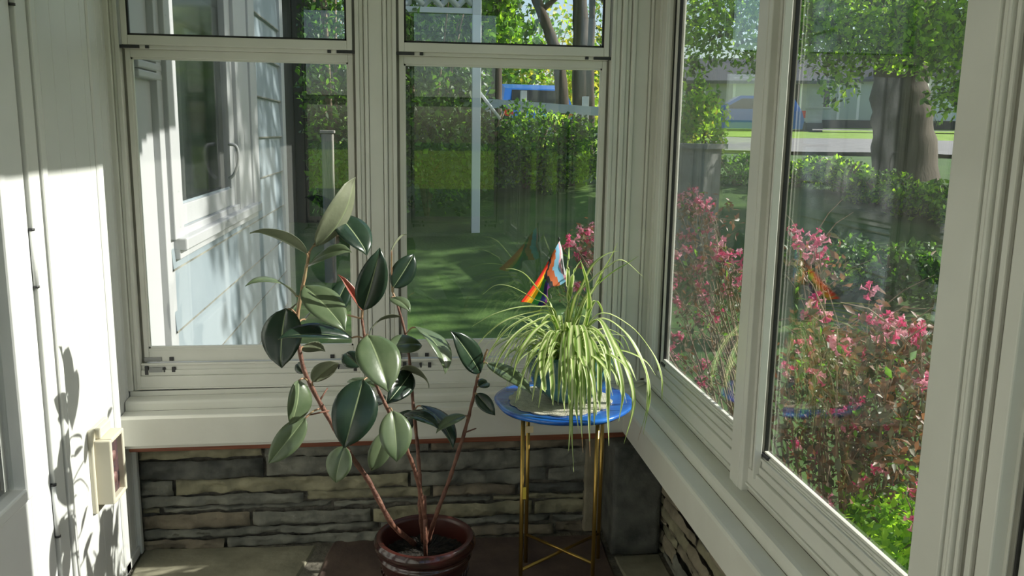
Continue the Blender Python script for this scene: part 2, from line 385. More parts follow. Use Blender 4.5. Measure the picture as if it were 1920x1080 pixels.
# ---- sills: fascia, ledge, raised strip, ledge (same profile on both walls, mitred)
PROF = [(0, .450), (0, .543), (.004, .551), (.010, .553), (.0555, .555), (.058, .5552), (.060, .578), (.064, .586), (.075, .588), (.1155, .589), (.118, .589), (.118, .606), (.125 if False else .17, .606), (.17, .43), (.03, .43), (.03, .450)]
def sill(name, back):
    n = len(PROF); vs = []
    for end in (0, 1):
        for d, z in PROF:
            if back: vs.append((-.958 if end == 0 else .762 + d, 2.862 + d, z + (.004 if end else -.006)))
            else: vs.append((.762 + d, -1.6 if end == 0 else 2.862 + d, z))
    fs = [list(range(n)), list(range(n, 2 * n))] + [(i, (i + 1) % n, n + (i + 1) % n, n + i) for i in range(n)]
    mi = [0, 0] + [1 if i in (4, 9) else 0 for i in range(n)]
    return tag(obj(name, vs, fs, [SILL, GRIME], None, mi), kind='structure')
sill('trim_3', True); sill('trim_4', False)
mb = MB(); mb.box((-.95, 2.900, .408), (.79, 2.95, .452), 0, .004); mb.box((.66, 2.93, .40), (.80, 2.99, .44), 0, .004)
tag(mb.build('trim_5', REDW), kind='structure')

# ---- windows.  P(a, d, z): a along the wall, d outward from the frame face
def window(name, P, a0, a1, gz0, double, gm):
    DD = .075 if double else .046
    c = P((a0 + a1) / 2, .03, .61); w = empty(name, c, kind='structure')
    def bx(mb, A0, A1, d0, d1, z0, z1, mi=0, bev=.002): mb.box(P(A0, d0, z0), P(A1, d1, z1), mi, bev)
    fw = .013
    mb = MB()
    bx(mb, a0, a0 + fw, 0, DD, .61, HEAD); bx(mb, a1 - fw, a1, 0 if double else .014, DD, .61, HEAD, 0 if double else 1); bx(mb, a0, a1, 0, DD, HEAD - .03, HEAD)
    bx(mb, a0, a1, .002, DD, .606, .652); bx(mb, a0, a1, -.004, .02, .606, .612); bx(mb, a0 + fw, a1 - fw, .014, DD, .652, .664, 1); bx(mb, a0 + fw, a1 - fw, .010, .016, .652, .672)
    bx(mb, a0 + fw, a1 - fw, .016, DD, .660, .690); bx(mb, a0 + fw, a1 - fw, .012, .02, .688, .696)
    # dark side tracks
    bx(mb, a0 + fw, a0 + fw + .011, .034, DD, .66, HEAD, 1, 0); bx(mb, a1 - fw - .011, a1 - fw, .034, DD, .66, HEAD, 1, 0)
    mb.build('window_frame', [TRIM, TRIMD], w)
    gp = .009 if double else .004
    s0, s1 = a0 + fw + gp, a1 - fw - gp
    def sash(nm, z0, z1, d, rb, rt, st=.016):
        mb = MB(); D2 = d + (.022 if double else .0135)
        bx(mb, s0, s0 + st, d, D2, z0, z1); bx(mb, s1 - st, s1, d, D2, z0, z1)
        bx(mb, s0 + st, s1 - st, d, D2, z0, z0 + rb); bx(mb, s0 + st, s1 - st, d, D2, z1 - rt, z1)
        g = .006
        for A0, A1, Z0, Z1 in ((s0 + st, s0 + st + g, z0 + rb, z1 - rt), (s1 - st - g, s1 - st, z0 + rb, z1 - rt), (s0 + st, s1 - st, z0 + rb, z0 + rb + g), (s0 + st, s1 - st, z1 - rt - g, z1 - rt)):
            bx(mb, A0, A1, d + .004, d + (.016 if double else .0132), Z0, Z1, (1 if nm == 'upper_sash' else 1 if (nm == 'sash' and A0 > s1 - st - g * 1.5) else 0), 0)
        if nm != 'upper_sash':
            bx(mb, s0 + st, s1 - st, d - .002, d + .002, z0 + rb - .012, z0 + rb - .006)
        o = mb.build(nm, [TRIM, BLACK], w)
        mb = MB(); bx(mb, s0 + st - .003, s1 - st + .003, d + .009, d + .013, z0 + rb - .003, z1 - rt + .003, 0, 0)
        p = mb.build('pane', gm, None); p.parent = o; p.matrix_parent_inverse = Matrix.Identity(4)
        return o
    def latch(A0, A1, z0, z1, d, m, parent_name='latch'):
        mb = MB(); bx(mb, A0, A1, d - .003, d + .006, z0, z1, 0, .001); mb.build('latch', m, w)
    if double:
        sash('lower_sash', .697, 1.752, .028, gz0 - .697, .026)
        sash('upper_sash', 1.764, HEAD - .03, .002, .030, .03, .018)
        mb = MB(); bx(mb, s0, s1, .012, .05, 1.752, 1.7645); mb.build('meeting_rail', TRIM, w)
        for sgn in (0, 1):
            def LA(u0, u1): return (s0 + u0, s0 + u1) if sgn == 0 else (s1 - u1, s1 - u0)
            a, b = LA(-.014, .052); latch(a, b, 1.7535, 1.7635, .010, DARKP)
            a, b = LA(.070, .082); latch(a, b, 1.7535, 1.7635, .010, DARKP)
            a, b = LA(.0, .058); latch(a, b, .701, .714, .026, GREYP)
            a, b = LA(.084, .098); latch(a, b, .701, .714, .026, DARKP)
            a, b = LA(.004, .016); latch(a, b, .656, .686, .012, DARKP)
            a, b = LA(.018, .064); latch(a, b, .664, .682, .012, GREYP)
            a, b = LA(.066, .072); latch(a, b, .664, .682, .012, DARKP)
            a, b = LA(.094, .106); latch(a, b, .664, .682, .012, DARKP)
    else:
        sash('sash', .692, HEAD - .03, .020, gz0 - .692, .03, .022)
        mb = MB(); bx(mb, s1 - .0, s1 + .004, .016, .03, .66, HEAD - .03, 0, 0); mb.build('gasket', BLACK, w)
        latch(s1 - .065, s1 - .02, .700, .708, .018, DARKP); latch(s0 + .02, s0 + .05, .700, .708, .018, DARKP)
    return w
PB = lambda a, d, z: Vector((a, YB + d, z))
PR = lambda a, d, z: Vector((XR + d, a, z))
window('window_1', PB, -.934, -.157, .745, True, GLASS)
window('window_2', PB, -.047, .717, .755, True, GLASS)
window('window_3', PR, 2.095, 2.892, .712, False, GLASSR)
window('window_4', PR, 1.262, 2.016, .706, False, GLASSR)
window('window_5', PR, .28, 1.088, .706, False, GLASSR)
window('window_6', PR, -.495, .22, .706, False, GLASSR)
window('window_7', PR, -1.45, -.70, .706, False, GLASSR)
PF = lambda a, d, z: Vector((a, -1.62 - d, z))
window('window_8', PF, -.90, -.10, .745, True, GLASS)
window('window_9', PF, .02, .82, .745, True, GLASS)
mb = MB(); mb.box((XR, .22, .6), (.975, .28, CEILZ), 0, .003); tag(mb.build('trim_6', TRIM), kind='structure')

# ---- stone block in the corner
bm = bmesh.new(); bmesh.ops.create_cube(bm, size=1); bmesh.ops.subdivide_edges(bm, edges=bm.edges[:], cuts=9, use_grid_fill=True)
for v in bm.verts:
    v.co = Vector((.812 + v.co.x * .170, 2.895 + v.co.y * .185, .207 + v.co.z * .412))
    v.co += Vector((noise.noise(v.co * 9), noise.noise(v.co * 9 + Vector((5, 0, 0))), noise.noise(v.co * 9 + Vector((0, 7, 0))))) * .008
o = obj('stone_block', bm=bm, mats=S_DARK, smooth=True)
tag(o, 'tall dark grey stone block standing in the corner under the two sills', 'stone')

# ---- outlet box on the left wall
ob = empty('outlet_box', (XL + .006, 2.64, .46), 'beige weatherproof outlet box with open cover on the white left wall', 'outlet')
mb = MB(); mb.box((XL - .001, 2.575, .335), (XL + .014, 2.72, .60), 0, .004); mb.build('back_plate', BEIGE, ob)
mb = MB(); mb.box((XL + .012, 2.585, .36), (XL + .062, 2.60, .565), 0, .004); mb.box((XL + .012, 2.695, .36), (XL + .062, 2.71, .565), 0, .004)
mb.box((XL + .012, 2.60, .552), (XL + .062, 2.695, .567), 0, .004); mb.box((XL + .012, 2.60, .358), (XL + .062, 2.695, .372), 0, .004)
mb.box((XL + .012, 2.60, .567), (XL + .030, 2.695, .60), 0, .004)
mb.build('housing', BEIGE, ob)
mb = MB(); mb.box((XL + .013, 2.60, .372), (XL + .044, 2.695, .552)); mb.build('socket_plate', SOCK, ob)
for z in (.425, .495):
    mb = MB(); mb.tube([(XL + .042, 2.647, z), (XL + .049, 2.647, z)], .017, 0, 16); mb.build('socket', mat('socket_face', (.22, .12, .11), .5), ob)

# ================================================================== TABLE, SPIDER PLANT, FLAG
KS = 1.0785
TC = Vector((.509, 2.68, 0)); TZ = 1.5 - (1.5 - .697) * KS
def ats(px, py, Y): return at(px, py, Y * KS)
tb = empty('side_table', (TC.x, TC.y, 0), 'small round blue topped side table with brass legs under the spider plant', 'table')
mb = MB()
mb.lathe([(0, -.020), (.205, -.020), (.221, -.017), (.229, -.010), (.230, -.004), (.2265, .0005), (.215, .000), (.0, .000)], (TC.x, TC.y, TZ), 0, 64,
         lambda an: 1 + .012 * math.sin(an * 5 + 1) + .008 * math.sin(an * 9))
mb.build('tabletop', BLUE, tb)
legs = []
for (px, Y, py) in ((979, 2.37, 900), (988.5, 2.58, 900), (1126, 2.585, 900), (1117, 2.37, 900)):
    p = ats(px, py, Y); Y = p.y
    legs.append(Vector((p.x, Y, 0)))
    mb = MB(); mb.tube([(p.x, Y, .0), (p.x, Y, TZ - .019)], .0068, 0, 12); mb.build('leg', GOLD, tb)
for i, j in ((0, 2), (1, 3)):
    mb = MB(); a, b = legs[i], legs[j]; z = .10 + (.006 if i else -.006); mb.tube([(a.x, a.y, z), (b.x, b.y, z)], .0055, 0, 10); mb.build('cross_brace', GOLD, tb)
mb = MB(); t = ats(992, 806, 2.36); mb.box((t.x - .012, t.y, t.z - .010), (t.x + .014, t.y + .003, t.z + .012)); o = mb.build('tape_label', TAPE, tb); o['label'] = 'tan piece of tape under the tabletop'
mb = MB(); t = ats(983, 925, 2.362); mb.box((t.x - .005, t.y - .0005, t.z - .02), (t.x + .006, t.y + .0025, t.z + .02)); o = mb.build('tape_label', mat('yellow_tape', (.60, .45, .06), .5), tb); o['label'] = 'yellow tape around the leg'

# doily with scalloped edge
mb = MB(); n = 96; vs = [(TC.x, TC.y, TZ + .0045)]
DC = Vector((TC.x - .012, TC.y - .012, 0))
for ring, f_ in ((1, .5), (2, .84), (3, 1.0)):
    for j in range(n):
        an = 2 * math.pi * j / n; r = .162 * f_ * (1 + (.055 * abs(math.sin(an * 8)) if ring > 1 else 0)) * (1 + .03 * math.sin(an * 2 + .5))
        vs.append((DC.x + r * math.cos(an), DC.y + r * math.sin(an), TZ + .0045 + .0012 * math.sin(an * 16) * (ring > 1)))
top = [(0, 1 + j, 1 + (j + 1) % n) for j in range(n)]
for r_ in range(2):
    for j in range(n): top.append((1 + r_ * n + j, 1 + (r_ + 1) * n + j, 1 + (r_ + 1) * n + (j + 1) % n, 1 + r_ * n + (j + 1) % n))
nv = len(vs); vs2 = vs + [(v[0], v[1], TZ + .0012) for v in vs]
fs = top + [tuple(i + nv for i in f)[::-1] for f in top] + [(1 + 2 * n + j, nv + 1 + 2 * n + j, nv + 1 + 2 * n + (j + 1) % n, 1 + 2 * n + (j + 1) % n) for j in range(n)]
mb.add(vs2, fs); o = mb.build('doily', LACE); tag(o, 'round cream lace doily on the blue tabletop under the teal pot', 'doily')

# spider plant
PC = Vector((.487 * KS, 2.475 * KS, TZ + .0065))
sp = empty('potted_spider_plant', PC, 'variegated spider plant with trailing cream striped leaves in a teal pot', 'plant')
mb = MB()
mb.lathe([(0, 0), (.067, 0), (.073, .004), (.095, .024), (.121, .056), (.137, .095), (.141, .127), (.136, .151), (.138, .162), (.132, .164), (.126, .153), (.129, .127), (.121, .119), (.0, .119)], PC, 0, 48)
mb.build('pot', TEAL, sp)
mb = MB(); mb.lathe([(.0, .134), (.06, .132), (.126, .125)], PC, 0, 32); mb.build('soil', SOIL, sp)
CR = PC + Vector((-.01, .0, .135))
TUFT = MB()
def strap(path, w, up=Vector((0, 0, 1)), name='leaf', tipdry=False, tuft=False):
    """ribbon with a green strip between cream edges, V folded"""
    P = catmull(path, 5); n = len(P); vs = []; fs = []; mi = []
    wt = random.random()
    for i, p in enumerate(P):
        t = (P[min(i + 1, n - 1)] - P[max(i - 1, 0)]).normalized(); s = t.cross(up)
        s = s.normalized() if s.length > .05 else t.orthogonal().normalized()
        nn = s.cross(t); u = i / (n - 1)
        ww = w * .60 * min(1, .55 + 2.2 * u) * (1 - max(0, (u - .55) / .45) ** 1.6) + .0006
        for f_, h in ((-1, .22), (-.5, .06), (0, -.06), (.5, .06), (1, .22)): vs.append(p + s * (ww * f_) + nn * (ww * h))
    for i in range(n - 1):
        for j in range(4):
            fs.append((i * 5 + j, i * 5 + j + 1, (i + 1) * 5 + j + 1, (i + 1) * 5 + j))
            g = j in (1, 2) if wt < .72 else j in (0, 3)
            mi.append(2 if (tipdry and i > n - 4) else (0 if g else 1))
    nv = len(vs)
    th = [Vector((0, 0, -.0006)) for _ in vs]
    if tuft:
        k0 = len(TUFT.v); TUFT.v += [tuple(v) for v in vs]; TUFT.f += [[k0 + q for q in f] for f in fs]; TUFT.m += mi; TUFT.sm += [True] * len(mi); return
    o = obj(name, vs + [v + t_ for v, t_ in zip(vs, th)], fs + [tuple(k + nv for k in f)[::-1] for f in fs], [SP_G, SP_C, SP_T], None, mi + mi, True)
    link_local(o, sp); return o
nleaf = 0
def arc_leaf(an, reach, rise, drop, w, tip=False, tuft=False):
    d = Vector((math.cos(an), math.sin(an), 0)); b = CR + d * random.uniform(.005, .05) + Vector((random.uniform(-.02, .02), random.uniform(-.02, .02), -.006))
    k = reach
    p1 = b + d * k * .18 + Vector((0, 0, rise * .62)); p2 = b + d * k * .52 + Vector((0, 0, rise)); p3 = b + d * k * .84 + Vector((0, 0, rise - (rise + drop) * .36)); p4 = b + d * k + Vector((0, 0, -drop))
    # keep clear of the tabletop
    for p in (p3, p4):
        rr = math.hypot(p.x - TC.x, p.y - TC.y)
        if rr < .25 and p.z < TZ + .012: p.z = TZ + .012 + random.uniform(0, .01)
    strap([b, p1, p2, p3, p4], w, tipdry=tip, tuft=tuft)
# long ones the photograph shows, traced as arcs from crown to tip
def shown(pix, w, Ys, tip=False):
    pts = [CR + Vector((random.uniform(-.02, .02), random.uniform(-.015, .015), -.004))]
    for (px, py), Y in zip(pix, Ys): pts.append(ats(px, py, Y))
    strap(pts, w, tipdry=tip)
front = [2.42, 2.34, 2.275, 2.262, 2.255]
for px_, top_, bot_, tp in ((1073, 640, 885, False), (1068, 650, 845, False), (1089, 640, 848, True), (1104, 640, 856, True), (1112, 650, 800, False), (1140, 645, 836, False), (1082, 655, 812, False), (1058, 650, 770, False),
                       (1036, 650, 760, False), (1124, 660, 770, False), (1020, 655, 735, False), (1094, 660, 770, False)):
    shown([((1070 + px_) / 2, top_ - 30), (px_ - 3, top_ + 5), (px_, top_ + 70), (px_ + random.uniform(-2, 3), (bot_ + top_ + 70) / 2), (px_ + random.uniform(-3, 4), bot_)], .0125, front, tp)
shown([(1120, 600), (1170, 622), (1205, 680), (1218, 740), (1206, 815)], .012, [2.44, 2.42, 2.38, 2.36, 2.35])
shown([(1120, 598), (1180, 630), (1212, 700), (1214, 760), (1196, 826)], .011, [2.46, 2.44, 2.42, 2.40, 2.40], True)
shown([(1120, 590), (1180, 610), (1222, 660), (1240, 705), (1241, 752)], .011, [2.46, 2.45, 2.44, 2.42, 2.41])
shown([(1115, 600), (1150, 640), (1178, 700), (1188, 760), (1170, 832)], .013, [2.44, 2.38, 2.30, 2.27, 2.26])
shown([(1115, 600), (1140, 630), (1160, 690), (1168, 740), (1160, 790)], .012, [2.42, 2.36, 2.30, 2.26, 2.25])
shown([(1085, 560), (1110, 525), (1140, 500), (1168, 488), (1208, 521)], .014, [2.47, 2.47, 2.46, 2.45, 2.44])
shown([(1090, 570), (1120, 535), (1150, 510), (1175, 495), (1197, 480)], .016, [2.47, 2.47, 2.46, 2.45, 2.44])
shown([(1095, 570), (1115, 540), (1130, 510), (1145, 485), (1158, 455)], .016, [2.48, 2.48, 2.48, 2.48, 2.48])
shown([(1092, 580), (1110, 550), (1122, 530), (1130, 510), (1140, 492)], .019, [2.48, 2.47, 2.46, 2.46, 2.45])
shown([(1066, 570), (1064, 540), (1064, 510), (1066, 485), (1067, 462)], .016, [2.48, 2.48, 2.48, 2.48, 2.48])
shown([(1066, 570), (1070, 540), (1075, 515), (1082, 500), (1090, 488)], .016, [2.48, 2.47, 2.46, 2.46, 2.45])
shown([(1075, 570), (1090, 540), (1110, 500), (1135, 478), (1160, 470)], .013, [2.50, 2.51, 2.52, 2.54, 2.56])
shown([(1100, 590), (1105, 570), (1100, 530), (1092, 500), (1088, 485)], .013, [2.48, 2.46, 2.45, 2.44, 2.44])
shown([(1030, 580), (1000, 560), (960, 538), (930, 535), (905, 552)], .008, [2.47, 2.45, 2.43, 2.42, 2.42])
shown([(1030, 570), (1010, 545), (985, 515), (965, 505), (948, 504)], .008, [2.47, 2.45, 2.43, 2.42, 2.42])
shown([(1040, 585), (1010, 575), (970, 577), (925, 590), (885, 612)], .009, [2.46, 2.42, 2.38, 2.36, 2.35])
shown([(1035, 590), (1000, 585), (950, 600), (915, 625), (893, 650)], .010, [2.46, 2.42, 2.38, 2.36, 2.35])
shown([(1035, 595), (1000, 592), (955, 615), (925, 650), (905, 690)], .010, [2.46, 2.42, 2.38, 2.36, 2.35])
shown([(1035, 600), (1000, 605), (965, 630), (940, 665), (925, 700)], .011, [2.46, 2.40, 2.34, 2.30, 2.29])
shown([(1040, 605), (1010, 615), (985, 645), (970, 675), (962, 705)], .011, [2.44, 2.37, 2.30, 2.27, 2.26])
# the rest of the crown
for k in range(50):
    an = -math.pi / 2 + random.gauss(0, 1.35) if k % 3 else random.uniform(0, 2 * math.pi)
    arc_leaf(an, random.uniform(.13, .24), random.uniform(.04, .10), random.uniform(-.02, .11), random.uniform(.0105, .0155))
for k in range(7): arc_leaf(random.uniform(0, 6.28), random.uniform(.05, .12), random.uniform(.12, .19), -random.uniform(.10, .17), random.uniform(.010, .014))

for k in range(54):
    an = math.pi + random.gauss(0, .7) if k % 2 else random.uniform(0, 6.28)
    arc_leaf(an, random.uniform(.12, .27), random.uniform(.03, .13), random.uniform(-.06, .09), random.uniform(.005, .009), tuft=True)
TUFT.build('leaf_tuft', [SP_G, SP_C, SP_T], sp)['kind'] = 'stuff'
# little flag
fl = empty('hand_flag', ats(1056, 590, 2.53), 'small rainbow flag with a white and blue chevron stuck in the spider plant pot', 'flag')
s0, s1 = ats(1072, 618, 2.50), ats(1048, 449, 2.585)
mb = MB(); mb.tube([s0, s1], .0022, 0, 8); mb.build('stick', mat('black_stick', (.02, .02, .02), .4), fl)
mb = MB(); mb.lathe([(0, -.004), (.004, 0), (.0035, .005), (0, .008)], s1, 0, 12); mb.build('finial', DARKP, fl)
FC = [mat('flag_' + nme, c, .75, trans=.35) for nme, c in (('white', (.85, .85, .85)), ('pink', (.80, .42, .50)), ('light_blue', (.25, .52, .70)), ('brown', (.55, .14, .03)), ('black', (.01, .01, .012)),
      ('red', (.78, .03, .01)), ('orange', (.90, .22, .01)), ('yellow', (.85, .62, .02)), ('green', (.02, .30, .06)), ('blue', (.01, .03, .20)), ('violet', (.14, .01, .16)))]
T0 = catmull([ats(1049, 452, 2.582), ats(1040, 466, 2.565), ats(1022, 496, 2.55), ats(1000, 530, 2.525), ats(974, 565, 2.495)], 9)
T1 = catmull([ats(1064, 524, 2.548), ats(1048, 534, 2.54), ats(1026, 541, 2.52), ats(1026, 560, 2.505), ats(1022, 574, 2.49)], 9)
nu, nv_ = len(T0), 37; vs = []
for i in range(nu):
    for j in range(nv_):
        v = j / (nv_ - 1); u = i / (nu - 1); p = T0[i].lerp(T1[i], v); p += Vector((.3, -1, 0)) * (.010 * math.sin(v * 7.5 + u * 2.0) * (.25 + u) ** .5); vs.append(p)
fs = []; mi = []
for i in range(nu - 1):
    for j in range(nv_ - 1):
        fs.append((i * nv_ + j, i * nv_ + j + 1, (i + 1) * nv_ + j + 1, (i + 1) * nv_ + j)); u = (i + .5) / (nu - 1); v = (j + .5) / (nv_ - 1)
        e = u / (1 - abs(2 * v - 1) + 1e-3) if abs(2 * v - 1) < 1 else 9; e = u + abs(2 * v - 1) * .08
        q = [.10, .17, .33, .45, .53]; c = next((k for k, t_ in enumerate(q) if e < t_), None)
        mi.append(c if c is not None else 5 + min(5, int(v * 6)))
nv0 = len(vs); th = Vector((.0003, -.0007, .0002))
link_local(obj('cloth', vs + [v + th for v in vs], fs + [tuple(k + nv0 for k in f)[::-1] for f in fs], FC, None, mi + mi, True), fl)

# ================================================================== RUBBER PLANT
RC = Vector((.047, 2.50, 0))
RD = 2.50 / 2.37
rp = empty('potted_rubber_plant', RC, 'tall rubber plant with dark oval leaves in a shiny maroon pot on the floor', 'plant')
PZ = .262
mb = MB()
def ridge(z): return .0
prof = [(0, 0), (.098, 0), (.105, .006), (.114, .04), (.124, .09), (.133, .14), (.138, .182), (.138, .189), (.144, .193), (.147, .200), (.144, .207), (.139, .211), (.142, .217), (.153, .225), (.159, .237), (.157, .251), (.150, .260), (.141, PZ), (.134, .258), (.130, .249), (.128, .20), (.125, .185), (0, .185)]
mb.lathe([p for p in prof[:17]], RC, 0, 64, None)
mb.lathe(prof[16:], RC, 1, 64, None)
# raised relief on the pot body
for k in range(40):
    an = 2 * math.pi * k / 40
    for zz, r_ in ((.155, .1345), (.118, .1285), (.081, .1225)):
        a2 = an + (.08 if zz == .118 else 0); d = Vector((math.cos(a2), math.sin(a2), 0)); t_ = Vector((-d.y, d.x, 0)); c = RC + d * r_ + Vector((0, 0, zz))
        mb.tube([c - t_ * .008 + Vector((0, 0, -.013)), c + d * .002, c + t_ * .008 + Vector((0, 0, .013))], [.0015, .0028, .0015], 0, 6)
o = mb.build('pot', [POT, POTIN], rp)
bm = bmesh.new(); bmesh.ops.create_circle(bm, cap_ends=True, segments=40, radius=.1265)
bmesh.ops.subdivide_edges(bm, edges=[e for e in bm.edges], cuts=1)
f0 = bmesh.ops.poke(bm, faces=bm.faces[:])
bmesh.ops.subdivide_edges(bm, edges=bm.edges[:], cuts=3)
for v in bm.verts: v.co = RC + Vector((v.co.x, v.co.y,   .200 + .012 * noise.noise(v.co * 60)))
link_local(obj('soil', bm=bm, mats=SOIL), rp)

def rdep(px, py, Y, k=None):
    # depth in the plant; the back stem leans towards the window post
    return Y * RD + (.16 * max(0, min(1, (900 - py) / 300)) if k == 'C' else 0)
def px_path(L_, k=None): return [at(a, b, rdep(a, b, Y, k)) for a, b, Y in L_]
STEMS = {
 'A': px_path([(779, 1022, 2.335), (735, 982, 2.31), (693, 905, 2.29), (657, 852, 2.28), (612, 777, 2.28), (574, 703, 2.28), (560, 647, 2.29), (557, 600, 2.30), (566, 545, 2.31), (574, 505, 2.32), (580, 472, 2.33)]),
 'B': px_path([(799, 1022, 2.36), (797, 975, 2.35), (784, 905, 2.33), (762, 840, 2.30), (727, 767, 2.27), (705, 720, 2.26), (690, 665, 2.26), (680, 610, 2.27), (679, 578, 2.28)]),
 'C': px_path([(794, 1018, 2.38), (788, 955, 2.40), (787, 900, 2.41), (783, 840, 2.42), (776, 770, 2.43), (772, 720, 2.44), (766, 660, 2.45), (757, 612, 2.46), (744, 568, 2.46), (735, 545, 2.47)], 'C'),
 'D': px_path([(802, 1020, 2.36), (818, 965, 2.37), (842, 900, 2.39), (868, 820, 2.42), (884, 760, 2.43), (894, 715, 2.44), (905, 680, 2.45), (914, 655, 2.45)]),
}
for k in STEMS:
    d = (STEMS[k][0] - CAM); STEMS[k][0] = CAM + d * ((.198 - 1.5) / d.z)
stem_obj = {}; stem_pts = {}
for k, L_ in STEMS.items():
    P = catmull(L_, 6); n = len(P); r0, r1 = (.0085, .0045) if k == 'A' else (.0075, .0035)
    P = [p + Vector((noise.noise(p * 30), noise.noise(p * 30 + Vector((3, 0, 0))), 0)) * .0015 for p in P]
    P[0].z = min(P[0].z, .20)
    rad = [(r0 + (r1 - r0) * i / (n - 1)) * (1 + .12 * math.sin(i * 2.1)) for i in range(n)]
    mb = MB(); cut = int(n * (.62 if k in 'A' else .9)); mb.tube(P[:cut + 1], rad[:cut + 1], 0, 10); mb.tube(P[cut:], rad[cut:], 1, 10)
    stem_obj[k] = mb.build('stem', [BARK, SHOOT], rp); stem_pts[k] = P
mb = MB(); a = at(798, 1010, 2.33 * RD); mb.tube([Vector((a.x, a.y, .195)), at(796, 930, 2.355 * RD)], [.007, .0055], 0, 10); mb.build('stem', BARK, rp)

def leaf(B, T, wpx, n, arch=.012, fold=.10, top=0, twist=0.0, shape=1.0, stem=None, mats=None):
    """oval pointed leaf: B, T = (px, py, Y); n = the way the top face looks"""
    b, t = at(B[0], B[1], rdep(*B, stem)), at(T[0], T[1], rdep(*T, stem)); ax = t - b; L_ = ax.length; ax.normalize(); n = Vector(n); n = (n - ax * n.dot(ax)).normalized()
    s = ax.cross(n).normalized(); view = ((b + t) / 2 - CAM).normalized()
    vis = math.sqrt(max(.0, 1 - s.dot(view) ** 2)); d = ((b + t) / 2 - CAM).length
    w = wpx * d / F / max(vis, .42); w = min(w, L_ * .72)
    cols = [-1, -.72, -.42, -.14, -.035, .035, .14, .42, .72, 1]; nu = 15; vs = []; vb = []; k = len(cols)
    for i in range(nu):
        u = i / (nu - 1); wd = (math.sin(math.pi * u ** (.86 * shape)) ** .72) * w * .5 if 0 < u < 1 else .0008
        if u > .86: wd *= 1 - .35 * ((u - .86) / .14)
        a_ = twist * (u - .5); ss = s * math.cos(a_) + n * math.sin(a_); nn = n * math.cos(a_) - s * math.sin(a_)
        c = b + ax * (L_ * u) + n * (arch * 4 * u * (1 - u)) - n * (max(0, u - .9) * .08)
        for v in cols:
            rib = .0012 * abs(math.sin(u * 22 + abs(v) * 2.2)) * (abs(v) > .2) * (abs(v) < .95)
            h = fold * abs(v) * wd - .0022 * math.exp(-(v / .09) ** 2) + rib - .12 * wd * max(0, abs(v) - .7)
            p = c + ss * (wd * v) + nn * h; vs.append(p); vb.append(p - nn * .0009)
    fs = []; mi = []
    for i in range(nu - 1):
        for j in range(k - 1):
            fs.append((i * k + j, (i + 1) * k + j, (i + 1) * k + j + 1, i * k + j + 1)); mi.append(2 if j == 4 else 0)
    nv = nu * k; fb = [tuple(q + nv for q in f)[::-1] for f in fs]
    rim = []
    for i in range(nu - 1):
        for j in (0, k - 1):
            q = (i * k + j, (i + 1) * k + j, (i + 1) * k + j + nv, i * k + j + nv); rim.append(q if j else q[::-1])
    mbm = MB(); mm = mi + [2 if m_ == 2 else 1 for m_ in mi] + [1] * len(rim)
    mbm.v = [tuple(p) for p in vs + vb]; mbm.f = [list(f) for f in fs + fb + rim]; mbm.m = mm; mbm.sm = [True] * len(mm)
    # petiole to the nearest point of the stem a little lower than the leaf base
    best = None
    for kk, P in stem_pts.items():
        if stem and kk != stem: continue
        for p in P[8:]:
            q = (p - (b + Vector((0, 0, -.015)))).length
            if best is None or q < best[0]: best = (q, kk, p)
    mid = best[2].lerp(b, .55) + Vector((0, 0, .006))
    mbm.tube(catmull([best[2], mid, b + ax * .004], 4), [.0026] * 8 + [.0018], 3, 7)
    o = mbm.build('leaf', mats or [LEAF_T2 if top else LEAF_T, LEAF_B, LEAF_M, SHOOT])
    link_local(o, stem_obj[best[1]]); o.matrix_parent_inverse = stem_obj[best[1]].matrix_world.inverted() if False else Matrix.Identity(4)
    o.parent = stem_obj[best[1]]; o.matrix_parent_inverse = stem_obj[best[1]].matrix_parent_inverse.copy() if False else Matrix.Identity(4)
    return o
bpy.context.view_layer.update()
UNDER = (0.15, .85, -.2)
leaf((593, 462, 2.33), (662, 330, 2.36), 44, (-.7, .55, .35), -.03, .30, stem='A')
leaf((634, 402, 2.40), (690, 476, 2.33), 62, (.5, -.65, .5), .008, .10, stem='A')
leaf((576, 476, 2.32), (470, 432, 2.26), 22, (.25, .55, .75), .012, .35, stem='A')
leaf((579, 497, 2.31), (656, 468, 2.24), 40, (.1, -.45, .85), .014, .05, 1, stem='A')
leaf((556, 556, 2.31), (462, 531, 2.22), 24, (-.2, -.30, .9), .028, .05, 1, stem='A')
leaf((571, 536, 2.29), (648, 618, 2.20), 62, (.35, -.70, .6), .010, .10, 1, stem='A')
leaf((536, 578, 2.28), (526, 690, 2.23), 78, (-.25, -.9, .25), .012, .06, 0, stem='A')
leaf((660, 634, 2.27), (523, 631, 2.17), 34, (.05, -.35, .9), .012, .30, 0, stem='B')
leaf((572, 600, 2.34), (598, 572, 2.40), 26, (.2, .8, .6), .004, .05, 1, stem='A')
leaf((560, 566, 2.33), (540, 590, 2.40), 22, (0, -.5, .8), .004, .05, 1, stem='A')
leaf((566, 650, 2.36), (608, 655, 2.42), 26, (.1, .9, .3), .004, .05, stem='A')
leaf((586, 716, 2.26), (634, 678, 2.25), 44, (-.45, .75, .3), .006, .12, stem='A')
leaf((571, 700, 2.28), (556, 680, 2.33), 20, (-.3, -.6, .5), .004, .1, stem='A')
leaf((560, 712, 2.25), (545, 798, 2.21), 46, (.75, -.5, .3), .012, .22, 1, stem='A')
leaf((573, 783, 2.24), (503, 870, 2.20), 46, (.35, -.75, .45), .012, .14, 1, stem='A')
leaf((681, 711, 2.22), (645, 841, 2.17), 82, (.1, -.93, .25), .014, .10, 0, stem='B')
leaf((646, 836, 2.26), (628, 906, 2.24), 46, (-.3, -.9, .2), .008, .12, 1, stem='A')
